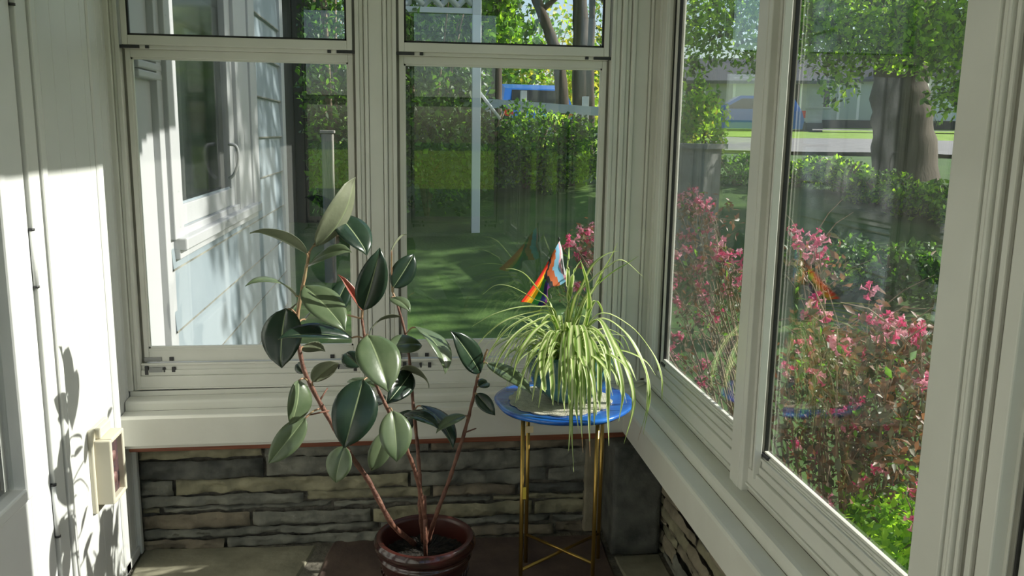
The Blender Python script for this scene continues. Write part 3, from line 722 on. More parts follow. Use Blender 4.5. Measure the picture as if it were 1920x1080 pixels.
leaf((690, 628, 2.22), (729, 733, 2.13), 90, (.25, -.75, .55), .012, .12, 1, stem='B')
leaf((728, 651, 2.36), (793, 645, 2.42), 38, (.3, -.5, .8), .010, .05, 1, stem='C')
leaf((779, 612, 2.43), (838, 698, 2.36), 42, (.8, -.45, .45), .026, .16, 1, stem='C')
leaf((901, 699, 2.42), (848, 621, 2.36), 46, (.35, -.85, .35), .008, .20, 0, stem='D')
leaf((674, 688, 2.34), (645, 660, 2.40), 38, (.1, -.8, .5), .004, .05, 0, stem='B')
leaf((681, 582, 2.26), (713, 466, 2.24), 56, (.25, -.85, .30), .010, .16, 0, stem='B')
leaf((737, 540, 2.46), (777, 476, 2.50), 44, (.3, -.85, .2), .006, .05, 0, stem='C')
leaf((733, 470, 2.45), (759, 437, 2.50), 9, (-.7, .2, .6), .004, .2, stem='C')
leaf((733, 558, 2.45), (769, 582, 2.38), 26, (.1, -.4, .9), .010, .05, 1, stem='C')
leaf((752, 594, 2.46), (690, 626, 2.42), 14, (-.4, .3, .8), .022, .10, stem='C')
leaf((771, 698, 2.42), (726, 756, 2.32), 44, (.55, -.55, .6), .012, .20, 0, stem='C')
leaf((750, 692, 2.40), (807, 723, 2.37), 22, (.2, .55, .8), .016, .15, stem='C')
leaf((736, 770, 2.24), (745, 866, 2.19), 60, (.25, -.92, .3), .010, .10, 1, stem='B')
leaf((722, 808, 2.28), (697, 885, 2.28), 40, (.4, -.80, .3), .008, .12, 1, stem='B')
leaf((760, 775, 2.40), (822, 800, 2.30), 34, (.2, -.45, .85), .012, .20, 0, stem='C')
leaf((790, 760, 2.42), (852, 838, 2.36), 34, (.75, -.4, .5), .020, .18, 0, stem='C')
leaf((873, 779, 2.42), (817, 809, 2.38), 20, (-.2, -.45, .85), .012, .15, 1, stem='D')
leaf((893, 738, 2.43), (928, 778, 2.39), 28, (-.2, -.8, .5), .006, .25, 0, stem='D')
leaf((897, 725, 2.44), (916, 716, 2.50), 22, (.1, -.7, .6), .004, .2, 0, stem='D')
leaf((913, 681, 2.44), (998, 736, 2.33), 30, (.25, -.55, .75), .012, .12, 1, stem='D')
leaf((706, 725, 2.34), (650, 712, 2.42), 26, (0, -.3, .9), .006, .05, 1, stem='B')
leaf((720, 756, 2.33), (690, 750, 2.44), 34, (.1, -.7, .5), .004, .05, 0, stem='B')
leaf((775, 770, 2.46), (728, 830, 2.50), 40, (.0, -.8, .5), .008, .08, 0, stem='C')
leaf((620, 590, 2.40), (655, 520, 2.46), 40, (.2, -.8, .4), .006, .05, 0, stem='B')
# new red leaf sheath at the top of the middle stem
o = leaf((681, 584, 2.275), (636, 514, 2.26), 14, (.5, -.7, .2), .003, .8, stem='B', mats=[SHEATH, SHEATH, SHEATH, SHOOT]); o.name = 'leaf_sheath'; o['label'] = 'narrow red rolled new leaf'
# bare side twigs
for k, L_ in (('A', [(617, 770, 2.28), (575, 779, 2.25)]), ('A', [(600, 750, 2.28), (614, 728, 2.31)]), ('D', [(869, 812, 2.42), (893, 803, 2.43)])):
    mb = MB(); mb.tube([at(p[0], p[1], rdep(*p, k)) for p in L_], [.003, .002], 0, 7); o = mb.build('twig', BARK); o.parent = stem_obj[k]
bpy.context.view_layer.update()
for k, s_ in stem_obj.items():
    for c in s_.children: c.matrix_parent_inverse = s_.matrix_world.inverted()

# ================================================================== OUTDOORS
def smooth(t): t = max(0, min(1, t)); return t * t * (3 - 2 * t)
KEYS = [(0, -.32), (5.5, -.32), (8.5, .0), (12, .80), (16, .98), (22, 1.09), (34, 1.5), (48, 1.85), (62, 2.35), (140, 4.0)]
def ground_z(x, y):
    r = math.hypot(x, y) if y > 0 else math.hypot(x * .4, 0)
    for (a, za), (b, zb) in zip(KEYS[:-1], KEYS[1:]):
        if r < b: return za + (zb - za) * ((r - a) / (b - a)) + noise.noise(Vector((x * .5, y * .5, 0))) * .03 * min(1, r / 6)
    return 4.0
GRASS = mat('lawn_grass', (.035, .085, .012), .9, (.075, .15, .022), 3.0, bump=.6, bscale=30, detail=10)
VERGE = mat('sunny_verge_grass', (.15, .27, .02), .9, (.26, .40, .035), 2.0, bump=.4, bscale=30)  # far grass made brighter: sunlight put into the colour
ROADM = mat('pale_asphalt', (.21, .20, .195), .9, (.27, .26, .25), 3)
L_DARK = mat('dark_green_leaf', (.022, .065, .014), .5, (.045, .115, .022), 2.2, trans=.25)
L_MID = mat('green_leaf', (.07, .20, .02), .5, (.12, .28, .03), 1.6, trans=.45)
L_BRIGHT = mat('bright_green_leaf', (.20, .42, .03), .5, (.32, .54, .06), 1.6, trans=.55)
L_YEL = mat('yellow_green_leaf', (.30, .33, .05), .5, (.42, .42, .09), 1.6, trans=.4)
L_GOLD = mat('golden_leaf', (.45, .28, .02), .5, (.55, .38, .05), 2, trans=.4)
L_OLIVE = mat('weigela_leaf', (.05, .065, .025), .45, (.10, .095, .045), 7, trans=.25, tmul=(1.4, 1.2, .9))
L_BRONZE = mat('bronze_leaf', (.14, .065, .03), .45, (.24, .13, .07), 7, trans=.3, tmul=(1.5, 1.2, .9))
TRUNK = mat('tree_bark', (.035, .027, .020), .95, (.085, .068, .052), 6, stretch=(1, 1, .18), bump=1.0, bscale=18)
TWIG = mat('shrub_twig', (.18, .12, .075), .85, (.30, .23, .15), 20)
PINK = mat('pink_blossom', (.62, .045, .16), .5, (.78, .12, .28), 30, trans=.3, tmul=(1.1, 1.0, 1.15))
PINKL = mat('pale_pink_blossom', (.80, .30, .42), .5, (.85, .42, .50), 30, trans=.3, tmul=(1, 1, 1.05))
WHITE = mat('white_paint', (.80, .80, .78), .5)

# lawn
rs = [.5, 2.5, 4, 5.5, 7, 8.5, 10, 12, 14, 16, 19, 22, 28, 34, 41, 48, 55, 62, 80, 110, 140]; na = 120; vs = []; fs = []
A0, A1 = R(-180), R(180)
for r in rs:
    for j in range(na + 1):
        an = A0 + (A1 - A0) * j / na; x, y = r * math.sin(an), r * math.cos(an); vs.append((x, y, ground_z(x, y)))
for i in range(len(rs) - 1):
    for j in range(na):
        a = i * (na + 1) + j; fs.append((a, a + 1, a + na + 2, a + na + 1))
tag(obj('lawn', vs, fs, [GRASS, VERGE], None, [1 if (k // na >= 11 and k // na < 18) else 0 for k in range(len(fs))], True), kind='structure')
# street
vs = []; fs = []
for j in range(41):
    an = R(14) + R(62) * j / 40
    for r in (21.5, 24, 27, 30.5): x, y = r * math.sin(an), r * math.cos(an); vs.append((x, y, ground_z(x, y) + .09))
for j in range(40):
    for i in range(3): a = j * 4 + i; fs.append((a, a + 4, a + 5, a + 1))
tag(obj('street', vs, fs, ROADM, smooth=True), kind='structure')
vs = []; fs = []
for j in range(31):
    an = R(26) + R(40) * j / 30
    for r in (43.5, 45.5): x, y = r * math.sin(an), r * math.cos(an); vs.append((x, y, ground_z(x, y) + .12))
for j in range(30): a = j * 2; fs.append((a, a + 2, a + 3, a + 1))
tag(obj('footpath', vs, fs, ROADM, smooth=True), kind='structure')

def leaf_cloud(name, blobs, n, size, mats, parent=None, up=.4, elong=1.7, weights=None, world=True):
    """n real leaves (two folded facets each) scattered in ellipsoids (cx,cy,cz,rx,ry,rz)"""
    B = np.array(blobs, float); vol = (B[:, 3] * B[:, 4] * B[:, 5]) ** (2 / 3); pr = vol / vol.sum()
    idx = rng.choice(len(B), n, p=pr); d = rng.normal(size=(n, 3)); d /= np.linalg.norm(d, axis=1)[:, None]; rad = rng.random(n) ** .45
    C = B[idx, :3] + d * rad[:, None] * B[idx, 3:]
    ax = rng.normal(size=(n, 3)); ax[:, 2] -= up; ax /= np.linalg.norm(ax, axis=1)[:, None]
    q = rng.normal(size=(n, 3)); q[:, 2] += 1.0; s = np.cross(ax, q); s /= np.linalg.norm(s, axis=1)[:, None] + 1e-9; nn = np.cross(s, ax)
    L_ = size * rng.uniform(.6, 1.35, n)[:, None]; W = L_ / elong / 2
    v = np.stack([C - ax * L_ / 2, C + s * W - ax * L_ * .05 + nn * W * .35, C + ax * L_ / 2, C - s * W - ax * L_ * .05 + nn * W * .35], 1).reshape(-1, 3)
    me = bpy.data.meshes.new(name); me.vertices.add(4 * n); me.vertices.foreach_set('co', v.astype('f').ravel())
    me.loops.add(6 * n); me.polygons.add(2 * n)
    k = np.arange(n)[:, None] * 4; li = np.concatenate([k + 0, k + 1, k + 2, k + 0, k + 2, k + 3], 1)
    me.loops.foreach_set('vertex_index', li.astype('i').ravel()); me.polygons.foreach_set('loop_start', (np.arange(2 * n) * 3).astype('i'))
    for m in mats: me.materials.append(m)
    mi = np.repeat(rng.choice(len(mats), n, p=weights), 2); me.polygons.foreach_set('material_index', mi.astype('i'))
    me.update(calc_edges=True); me.validate()
    o = bpy.data.objects.new(name, me); COL.objects.link(o)
    if parent: link_local(o, parent)
    return o
def clumps(c, r, n, k=.45):
    out = []
    for i in range(n):
        d = Vector((random.gauss(0, 1), random.gauss(0, 1), random.gauss(0, 1))).normalized() * random.uniform(.35, .85)
        s = random.uniform(.7, 1.25) * k; out.append((c[0] + d.x * r[0], c[1] + d.y * r[1], c[2] + d.z * r[2], r[0] * s, r[1] * s, r[2] * s))
    return out
def shrub(name, px, rr, h, wid, n, size, mats, label, cat='shrub', group=None, weights=None, k=9, base=None):
    p = atr(px, 300, rr); x, y = (p.x, p.y) if base is None else base
    z = ground_z(x, y); e = empty(name, (x, y, z), label, cat, group)
    leaf_cloud('foliage', clumps((x, y, z + h * .50), (wid, wid, h * .5), k) + [(x, y, z + h * .28, wid * .8, wid * .8, h * .28)], n, size, mats, e, weights=weights)['kind'] = 'stuff'
    mb = MB()
    for i in range(6):
        a = random.uniform(0, 6.28); mb.tube([(x, y, z - .05), (x + math.cos(a) * wid * .3, y + math.sin(a) * wid * .3, z + h * .5), (x + math.cos(a) * wid * .55, y + math.sin(a) * wid * .55, z + h * .85)], [.03, .02, .008], 0, 6)
    mb.build('stem', TWIG, e)
    return e
def tree(name, base, trunk, r0, branches, blobs, n, size, mats, label, weights=None, group=None, cat='tree'):
    e = empty(name, base, label, cat, group)
    mb = MB(); P = catmull(trunk, 6); m = len(P)
    P = [p + Vector((noise.noise(p * .9), noise.noise(p * .9 + Vector((4, 0, 0))), 0)) * r0 * .25 for p in P]
    rad = [r0 * (1.25 - .25 * min(1, i / 4) - .45 * i / m) * (1 + .06 * math.sin(i * 1.7)) for i in range(m)]
    mb.tube(P, rad, 0, 18); mb.build('trunk', TRUNK, e)
    for b in branches:
        mb = MB(); Q = catmull(b[0], 5); mb.tube(Q, [b[1] * (1 - .8 * i / len(Q)) for i in range(len(Q))], 0, 8); mb.build('branch', TRUNK, e)
    leaf_cloud('foliage', blobs, n, size, mats, e, weights=weights)['kind'] = 'stuff'
    return e

# ---- the house wall that runs on beyond the back windows
HX = -.905
hs = empty('house', (HX - .5, 5.0, -.3), 'pale clapboard house wall with a white window seen through the left back window', 'house')
HY1 = 6.46
mb = MB(); mb.box((-5, 3.19, -.4), (HX - .03, HY1, 4.6), 0)
course = .244; z = .961 - 6 * .244
# siding courses, taper lapped; skipped where the window stands
WY0, WY1, WZ0, WZ1 = 3.19, 5.27, 1.02, 3.2
def lap(y0, y1, z):
    b, t = HX + .016, HX - .002
    mb.add([(b, y0, z), (b, y1, z), (t, y1, z + course + .004), (t, y0, z + course + .004), (b - .02, y0, z), (b - .02, y1, z), (t - .02, y1, z + course), (t - .02, y0, z + course)],
           [(0, 1, 2, 3), (0, 4, 5, 1), (1, 5, 6, 2), (0, 3, 7, 4)], 0)
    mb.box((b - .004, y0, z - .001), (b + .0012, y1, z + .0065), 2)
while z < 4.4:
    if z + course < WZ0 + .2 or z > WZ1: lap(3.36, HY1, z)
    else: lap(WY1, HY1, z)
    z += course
mb.box((HX - .6, HY1 - .01, -.4), (HX + .026, HY1 + .05, 4.6), 1, .004); mb.box((HX - .02, HY1 - .09, -.4), (HX + .026, HY1, 4.6), 1, .004)
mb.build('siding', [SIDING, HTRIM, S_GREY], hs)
# near casing board (catches the sun) + window
mb = MB(); mb.box((HX - .06, 3.08, -.3), (HX - .015, 3.30, 3.3), 0, .003); mb.box((HX - .05, 3.30, -.3), (HX + .010, 3.40, 3.3), 0, .003)
for zz in (1.668, 1.70, 1.732): mb.box((HX - .04, 3.085, zz), (HX + .012, 3.45, zz + .028), 0, .006)
mb.build('corner_board', HTRIM, hs)
mb = MB()
gy0, gy1, gz0 = 3.49, 4.55, 1.20
mb.box((HX - .06, 3.36, WZ0 + .06), (HX + .03, gy0, WZ1), 0, .004)
mb.box((HX - .06, gy1, gz0 - .1), (HX + .010, gy1 + .12, WZ1), 0, .004); mb.box((HX - .06, gy1 + .12, WZ0), (HX + .03, gy1 + .28, WZ1), 0, .004); mb.box((HX - .06, gy1 + .28, WZ0), (HX + .022, gy1 + .52, WZ1), 0, .006); mb.box((HX - .06, gy1 + .52, WZ0 - .0), (HX + .034, WY1, WZ1), 0, .004)
mb.box((HX - .06, gy0, gz0 - .085), (HX + .012, gy1, gz0), 0, .004); mb.box((HX - .06, gy0 - .08, gz0 - .12), (HX + .024, gy1 + .28, gz0 - .09), 0, .003)
mb.box((HX - .06, 3.40, WZ0 + .015), (HX + .06, 5.16, gz0 - .118), 0, .006); mb.box((HX - .06, 3.40, WZ0 - .02), (HX + .034, 5.16, WZ0 + .02), 0, .004)
wf = mb.build('window_frame', HTRIM, hs)
mb = MB(); mb.box((HX - .029, gy0 - .01, gz0 - .01), (HX - .022, gy1 + .01, WZ1)); p = mb.build('pane', GLASS_D, None); p.parent = wf
p.matrix_parent_inverse = wf.matrix_parent_inverse.copy() if False else Matrix.Translation(-hs.location) if False else Matrix.Identity(4)
mb = MB(); mb.tube(catmull([at(428, 270, 4.5), at(443, 275, 4.5), at(447, 300, 4.5), at(440, 325, 4.5), at(430, 335, 4.5)], 5), .008, 0, 8); mb.build('hose', HTRIM, hs)
mb = MB(); mb.prism([(-5.2, 3.1), (HX + .30, 3.45), (HX + .30, HY1 + .3), (-5.2, HY1 + .3)], 4.6, 4.75); mb.build('eave', HTRIM, hs)
bpy.context.view_layer.update(); p.matrix_parent_inverse = wf.matrix_world.inverted()

# ---- dark shed and weathered post beyond the house corner
DW = mat('dark_stained_boards', (.022, .022, .022), .85, (.045, .043, .04), 5, stretch=(1, 1, .1), bump=.3)
sx0 = atr(505, 100, 10.5); sx1 = atr(604, 100, 10.5); zg = ground_z(sx0.x, 10.2)
sh = empty('shed', ((sx0.x + sx1.x) / 2, 10.8, zg), 'dark board sided shed beyond the corner of the pale house', 'shed')
mb = MB(); x = sx0.x
mb.box((sx0.x, 10.32, zg - .4), (sx1.x, 12.0, zg + 2.9), 0)
while x < sx1.x - .01: mb.box((x + .004, 10.29, zg - .4), (min(x + .13, sx1.x), 10.325, zg + 2.9), 0, .004); x += .135
mb.build('board_wall', DW, sh)
mb = MB(); mb.add([(sx0.x - .2, 10.1, zg + 2.8), (sx1.x + .15, 10.1, zg + 2.8), (sx1.x + .15, 12.2, zg + 3.5), (sx0.x - .2, 12.2, zg + 3.5), (sx0.x - .2, 10.1, zg + 2.9), (sx1.x + .15, 10.1, zg + 2.9), (sx1.x + .15, 12.2, zg + 3.6), (sx0.x - .2, 12.2, zg + 3.6)],
                  [(0, 3, 2, 1), (4, 5, 6, 7), (0, 1, 5, 4), (1, 2, 6, 5), (2, 3, 7, 6), (3, 0, 4, 7)]); mb.build('roof', S_DARK, sh)
WOODG = mat('weathered_wood', (.20, .19, .165), .9, (.28, .265, .24), 6, stretch=(1, 1, .15), bump=.5)
p = atr(614, 250, 8.6); zg = ground_z(p.x, p.y)
mb = MB(); mb.box((p.x - .055, p.y - .05, zg - .1), (p.x + .055, p.y + .05, p.z), 0, .012); mb.box((p.x - .07, p.y - .06, p.z), (p.x + .07, p.y + .06, p.z + .03), 0, .006)
tag(mb.build('garden_post', WOODG), 'weathered grey garden post standing before the dark shed', 'post')

# ---- shrubs behind the lawn, seen through the back windows
shrub('climbing_shrub', 628, 9.6, 3.7, .42, 3600, .075, [L_DARK, L_MID], 'dark leafy shrub climbing beside the shed', weights=[.6, .4])
shrub('lilac_shrub', 800, 10.6, 2.9, .85, 11000, .085, [L_DARK, L_MID], 'tall dark green shrub below the white lattice arbor', weights=[.7, .3], k=16)
shrub('round_shrub', 900, 11.6, 1.25, .75, 4200, .075, [L_DARK, L_MID], 'dark green shrub right of the arbor post', weights=[.65, .35], k=10)
shrub('hedge_shrub', 985, 11.8, 1.15, .75, 4600, .07, [L_MID, L_DARK, L_BRIGHT], 'green hedge shrub in front of the white fence post', weights=[.5, .35, .15], k=10)
shrub('hedge_shrub', 1075, 12.0, 1.05, .72, 4200, .07, [L_MID, L_DARK, L_BRIGHT], 'green hedge shrub under the right end of the white fence', weights=[.5, .3, .2], k=10)
shrub('fern_shrub', 690, 9.9, 1.3, .6, 2600, .09, [L_DARK, L_MID], 'low dark shrub behind the white post between the back windows', weights=[.7, .3])
# ---- white fence
fz = empty('rail_fence', atr(1050, 260, 13.2), 'white painted post and rail fence beyond the hedge shrubs', 'fence')
for px_, t_, b_ in ((982, 170, 330), (1098, 181, 340), (1190, 186, 340), (870, 166, 330)):
    a = atr(px_, t_, 13.2); mb = MB(); mb.box((a.x - .045, a.y - .045, ground_z(a.x, a.y) - .1), (a.x + .045, a.y + .045, a.z), 0, .006); mb.build('post', WHITE, fz)
for (a_, b_) in (((870, 190), (1190, 214)), ((870, 236), (1190, 256))):
    a, b = atr(*a_, 13.12), atr(*b_, 13.12); mb = MB(); d = (b - a).normalized(); u = Vector((0, 0, .065)); q = Vector((-d.y, d.x, 0)) * .02
    mb.add([a - u - q, b - u - q, b + u - q, a + u - q, a - u + q, b - u + q, b + u + q, a + u + q], [(0, 1, 2, 3), (7, 6, 5, 4), (0, 4, 5, 1), (1, 5, 6, 2), (2, 6, 7, 3), (3, 7, 4, 0)]); mb.build('rail', WHITE, fz)
# ---- arbor with lattice
ap = atr(892, 300, 10.0); aq = atr(752, 300, 10.0); zg = ground_z(ap.x, ap.y)
ab = empty('garden_arbor', (ap.x, ap.y, zg), 'white garden arbor with lattice panel among the dark shrubs', 'arbor')
for q in (ap, aq):
    for dy in (0,): mb = MB(); mb.box((q.x - .05, q.y - .05 + dy, zg - .2), (q.x + .05, q.y + .05 + dy, atr(800, 14, 10).z + .85), 0, .006); mb.build('post', WHITE, ab)
mb = MB(); mb.tube([Vector((ap.x + .02, ap.y, zg + 1.62)), Vector((ap.x + .28, ap.y, zg + 1.30))], .02, 0, 6); mb.build('brace', WHITE, ab)
mb = MB(); n_ = 9; x0, x1 = aq.x + .05, ap.x - .05; z0, z1 = atr(800, 14, 10).z, atr(800, 14, 10).z + .8; st = .19
k = -8
while k < 16:
    for sg in (1, -1):
        pts = []
        for t in np.linspace(0, 1, 30):
            X = x0 + (x1 - x0) * t; Z = (z0 + k * st + (X - x0)) if sg > 0 else (z1 - k * st - (X - x0))
            if z0 <= Z <= z1: pts.append(Vector((X, ap.y + (.012 if sg > 0 else -.012), Z)))
        if len(pts) > 1: mb.tube([pts[0], pts[-1]], .034, 0, 4)
    k += 1
mb.box((x0, ap.y - .03, z1), (x1, ap.y + .03, z1 + .08)); mb.box((x0, ap.y - .03, z0 - .06), (x1, ap.y + .03, z0)); mb.build('lattice_panel', WHITE, ab)
# ---- trees far behind the back windows
def far(px, py, r): return atr(px, py, r)
b = far(1090, 250, 19); b.z = ground_z(b.x, b.y)
tree('dark_tree', b, [b + Vector((0, 0, -.3)), far(1090, 120, 19), far(1087, 40, 19), far(1083, -80, 19), far(1080, -260, 19)], .21, [([far(1085, 0, 19), far(1150, -60, 19), far(1200, -150, 18)], .08)],
     clumps((b.x + .5, b.y, b.z + 6.3), (2.6, 2.6, 2.0), 9), 4200, .2, [L_DARK, L_MID], 'straight dark tree trunk rising behind the white fence', weights=[.6, .4])
b = far(1060, 250, 17); b.z = ground_z(b.x, b.y)
tree('leaning_tree', b, [b + Vector((0, 0, -.3)), far(1050, 130, 17), far(1034, 70, 17), far(1012, 15, 17), far(985, -60, 17), far(960, -160, 17)], .13, [([far(1015, 20, 17), far(1050, -10, 17), far(1070, -40, 17)], .06)],
     clumps((b.x - 1.3, b.y, b.z + 3.9), (1.6, 1.5, 1.2), 9), 3600, .17, [L_DARK, L_MID, L_BRIGHT], 'thin dark tree leaning to the left behind the fence', weights=[.5, .3, .2])
b = far(930, 250, 18); b.z = ground_z(b.x, b.y)
tree('bright_tree', b, [b + Vector((0, 0, -.3)), far(932, 130, 18), far(935, 40, 18), far(938, -60, 18)], .12, [], clumps((b.x, b.y, b.z + 3.1), (1.15, 1.0, 1.15), 10), 3600, .16, [L_BRIGHT, L_MID, L_DARK], 'bright green tree right of the arbor', weights=[.35, .35, .3])
b = far(1107, 250, 16); b.z = ground_z(b.x, b.y)
tree('pale_tree', b, [b + Vector((0, 0, -.3)), far(1107, 170, 16), far(1108, 100, 16), far(1110, 20, 16), far(1112, -80, 16)], .085, [], clumps((b.x + .3, b.y, b.z + 3.3), (.42, .5, .6), 6), 900, .14, [L_GOLD, L_YEL], 'thin pale trunk with golden leaves near the edge of the right back window', weights=[.6, .4]).children[0].data.materials[0] = WOODG
shrub('yellow_shrub', 1062, 26.5, 2.5, 1.3, 2600, .17, [L_YEL, L_BRIGHT], 'yellow green shrub far behind the white fence', weights=[.6, .4])
shrub('yellow_shrub', 1010, 33, 4.8, 2.4, 3200, .22, [L_YEL, L_MID, L_BRIGHT], 'tall yellow green bush behind the blue car', weights=[.5, .25, .25])
shrub('lime_shrub', 1035, 15.5, .95, .45, 900, .10, [L_BRIGHT, L_YEL], 'small lime green shrub just over the fence rail', weights=[.7, .3])
shrub('far_thicket', 1150, 40, 6.4, 3.2, 3600, .26, [L_MID, L_DARK, L_YEL], 'tall thicket beyond the fence at the far end of the street', weights=[.4, .3, .3])
shrub('far_thicket', 850, 27, 6.4, 2.6, 4200, .24, [L_DARK, L_MID], 'tall dark thicket behind the arbor', weights=[.6, .4])
shrub('far_thicket', 590, 25, 6.6, 2.9, 3600, .24, [L_DARK, L_MID], 'tall dark thicket behind the shed', weights=[.6, .4])

# ---- cars
GLZ = mat('car_glass', (.02, .025, .03), .08); TYRE = mat('black_tyre', (.015, .015, .015), .8); CARB = mat('blue_car_paint', (.02, .13, .46), .25, coat=.6); TAIL = mat('red_tail_lamp', (.55, .02, .02), .3); DARKB = mat('dark_bumper', (.03, .03, .035), .5)
def car(px, py, r, rot, label):
    p = far(px, py, r); p.z = ground_z(p.x, p.y) + (.09 if 21 < r < 31 else 0)
    e = empty('car', p, label, 'car'); Rz = Matrix.Rotation(rot, 3, 'Z')
    prof = [(-2.05, .30), (-2.1, .62), (-2.0, .92), (-1.75, 1.35), (-1.35, 1.46), (.15, 1.46), (.95, .98), (1.85, .84), (2.1, .62), (2.08, .30)]
    n = len(prof); hw = .86
    def part(nm, vs, fs, m): return link_local(obj(nm, [p + Rz @ Vector(v) for v in vs], fs, m), e)
    vs = [(x, -hw * (.86 if z > 1 else 1), z) for x, z in prof] + [(x, hw * (.86 if z > 1 else 1), z) for x, z in prof]
    part('body', vs, [list(range(n)), list(range(n, 2 * n))[::-1]] + [(i, n + i, n + (i + 1) % n, (i + 1) % n) for i in range(n)], CARB)
    sw = .82
    for sg in (-1, 1):
        q = [(-1.55, 1.0), (-1.35, 1.36), (.1, 1.36), (.72, 1.0)]
        part('side_window', [(x, sg * (.875 if z < 1.1 else .765), z) for x, z in q] + [(x, sg * .72, z) for x, z in q], [(0, 1, 2, 3), (7, 6, 5, 4), (0, 4, 5, 1), (1, 5, 6, 2), (2, 6, 7, 3), (3, 7, 4, 0)], GLZ)
    part('rear_window', [(-2.0, -.62, .98), (-2.0, .62, .98), (-1.76, .58, 1.33), (-1.76, -.58, 1.33), (-1.9, -.62, .98), (-1.9, .62, .98), (-1.7, .58, 1.33), (-1.7, -.58, 1.33)], [(0, 1, 2, 3), (7, 6, 5, 4), (0, 4, 5, 1), (1, 5, 6, 2), (2, 6, 7, 3), (3, 7, 4, 0)], GLZ)
    part('bumper', [(x, y, z) for x in (-2.16, -1.98) for y in (-.8, .8) for z in (.32, .58)], [(0, 1, 3, 2), (4, 6, 7, 5), (0, 4, 5, 1), (2, 3, 7, 6), (0, 2, 6, 4), (1, 5, 7, 3)], DARKB)
    for sg in (-1, 1): part('tail_lamp', [(x, sg * y, z) for x in (-2.13, -1.95) for y in (.62, .84) for z in (.7, .95)], [(0, 1, 3, 2), (4, 6, 7, 5), (0, 4, 5, 1), (2, 3, 7, 6), (0, 2, 6, 4), (1, 5, 7, 3)], TAIL)
    for wx in (-1.3, 1.3):
        for sg in (-1, 1):
            mb = MB(); mb.tube([p + Rz @ Vector((wx, sg * .70, .31)), p + Rz @ Vector((wx, sg * .88, .31))], .31, 0, 18); mb.build('wheel', TYRE, e)
car(972, 190, 22.5, R(96), 'blue car parked behind the white fence')
car(1388, 215, 33, R(168), 'blue car parked on the street before a grey house')

# ---- neighbour houses across the street
ROOF = mat('dark_shingle', (.06, .065, .075), .85, (.10, .105, .12), 10); WSID = mat('white_house_siding', (.62, .64, .66), .6, (.68, .70, .72), 3); GSID = mat('grey_house_siding', (.34, .35, .35), .6, (.40, .41, .41), 3); GRSID = mat('sage_house_siding', (.42, .48, .44), .6)
def nbhouse(px, r, rot, w, d, h, sid, label, roofh=1.6):
    p = far(px, 250, r); p.z = ground_z(p.x, p.y) - .1; e = empty('neighbour_house', p, label, 'house'); Rz = Matrix.Rotation(rot, 3, 'Z')
    def T(mb): mb.v = [tuple(p + Rz @ Vector(v)) for v in mb.v]; return mb
    mb = MB(); mb.box((-w / 2, -d / 2, .45), (w / 2, d / 2, h)); mb.add([(-w / 2, -d / 2, h), (-w / 2, d / 2, h), (-w / 2, 0, h + roofh)], [(0, 1, 2)]); mb.add([(w / 2, -d / 2, h), (w / 2, d / 2, h), (w / 2, 0, h + roofh)], [(2, 1, 0)])
    z = .5
    while z < h: mb.box((-w / 2 - .012, -d / 2 - .012, z), (w / 2 + .012, d / 2 + .012, z + .02)); z += .2
    T(mb).build('siding_wall', sid, e)
    mb = MB(); mb.box((-w / 2 - .05, -d / 2 - .05, -.6), (w / 2 + .05, d / 2 + .05, .45)); T(mb).build('foundation', DARKB, e)
    mb = MB(); o_ = .4
    for sg in (-1, 1):
        a = [(-w / 2 - o_, sg * (d / 2 + o_), h - .2), (w / 2 + o_, sg * (d / 2 + o_), h - .2), (w / 2 + o_, 0, h + roofh + .05), (-w / 2 - o_, 0, h + roofh + .05)]; mb.add(a + [(x, y, z + .15) for x, y, z in a], [(0, 1, 2, 3), (7, 6, 5, 4), (0, 4, 5, 1), (1, 5, 6, 2), (2, 6, 7, 3), (3, 7, 4, 0)])
    T(mb).build('roof', ROOF, e)
    for x in np.arange(-w / 2 + 1.3, w / 2 - 1.0, 2.3):
        if abs(x) < 1.0: continue
        mb = MB(); mb.box((x - .55, -d / 2 - .06, 1.1), (x + .55, -d / 2 + .02, 2.4), 0, .02); f_ = T(mb).build('window_frame', WHITE, e)
        mb = MB(); mb.box((x - .45, -d / 2 - .075, 1.2), (x + .45, -d / 2 - .05, 2.3)); q = T(mb).build('pane', GLZ, None); q.parent = f_; q['_w'] = 1
    mb = MB(); mb.box((-.6, -d / 2 - .06, .45), (.6, -d / 2 + .02, 2.6), 0, .02); f_ = T(mb).build('door_frame', WHITE, e)
    mb = MB(); mb.box((-.45, -d / 2 - .08, .5), (.45, -d / 2 - .05, 2.45)); q = T(mb).build('door', GRSID, None); q.parent = f_; q['_w'] = 1
    bpy.context.view_layer.update()
    for f_ in e.children:
        for q in f_.children:
            q.matrix_parent_inverse = f_.matrix_world.inverted(); del q['_w']
    return e
nbhouse(1870, 56, R(-28), 7.0, 6, 3.0, WSID, 'white house with a dark roof across the street right of the big tree', 1.9)
nbhouse(1590, 57, R(-30), 5.6, 6, 2.8, GRSID, 'pale sage house with a white door frame left of the big tree trunk')
nbhouse(1385, 48, R(-18), 7.5, 6, 2.5, GSID, 'grey house behind the parked car seen through the corner pane', 1.1)

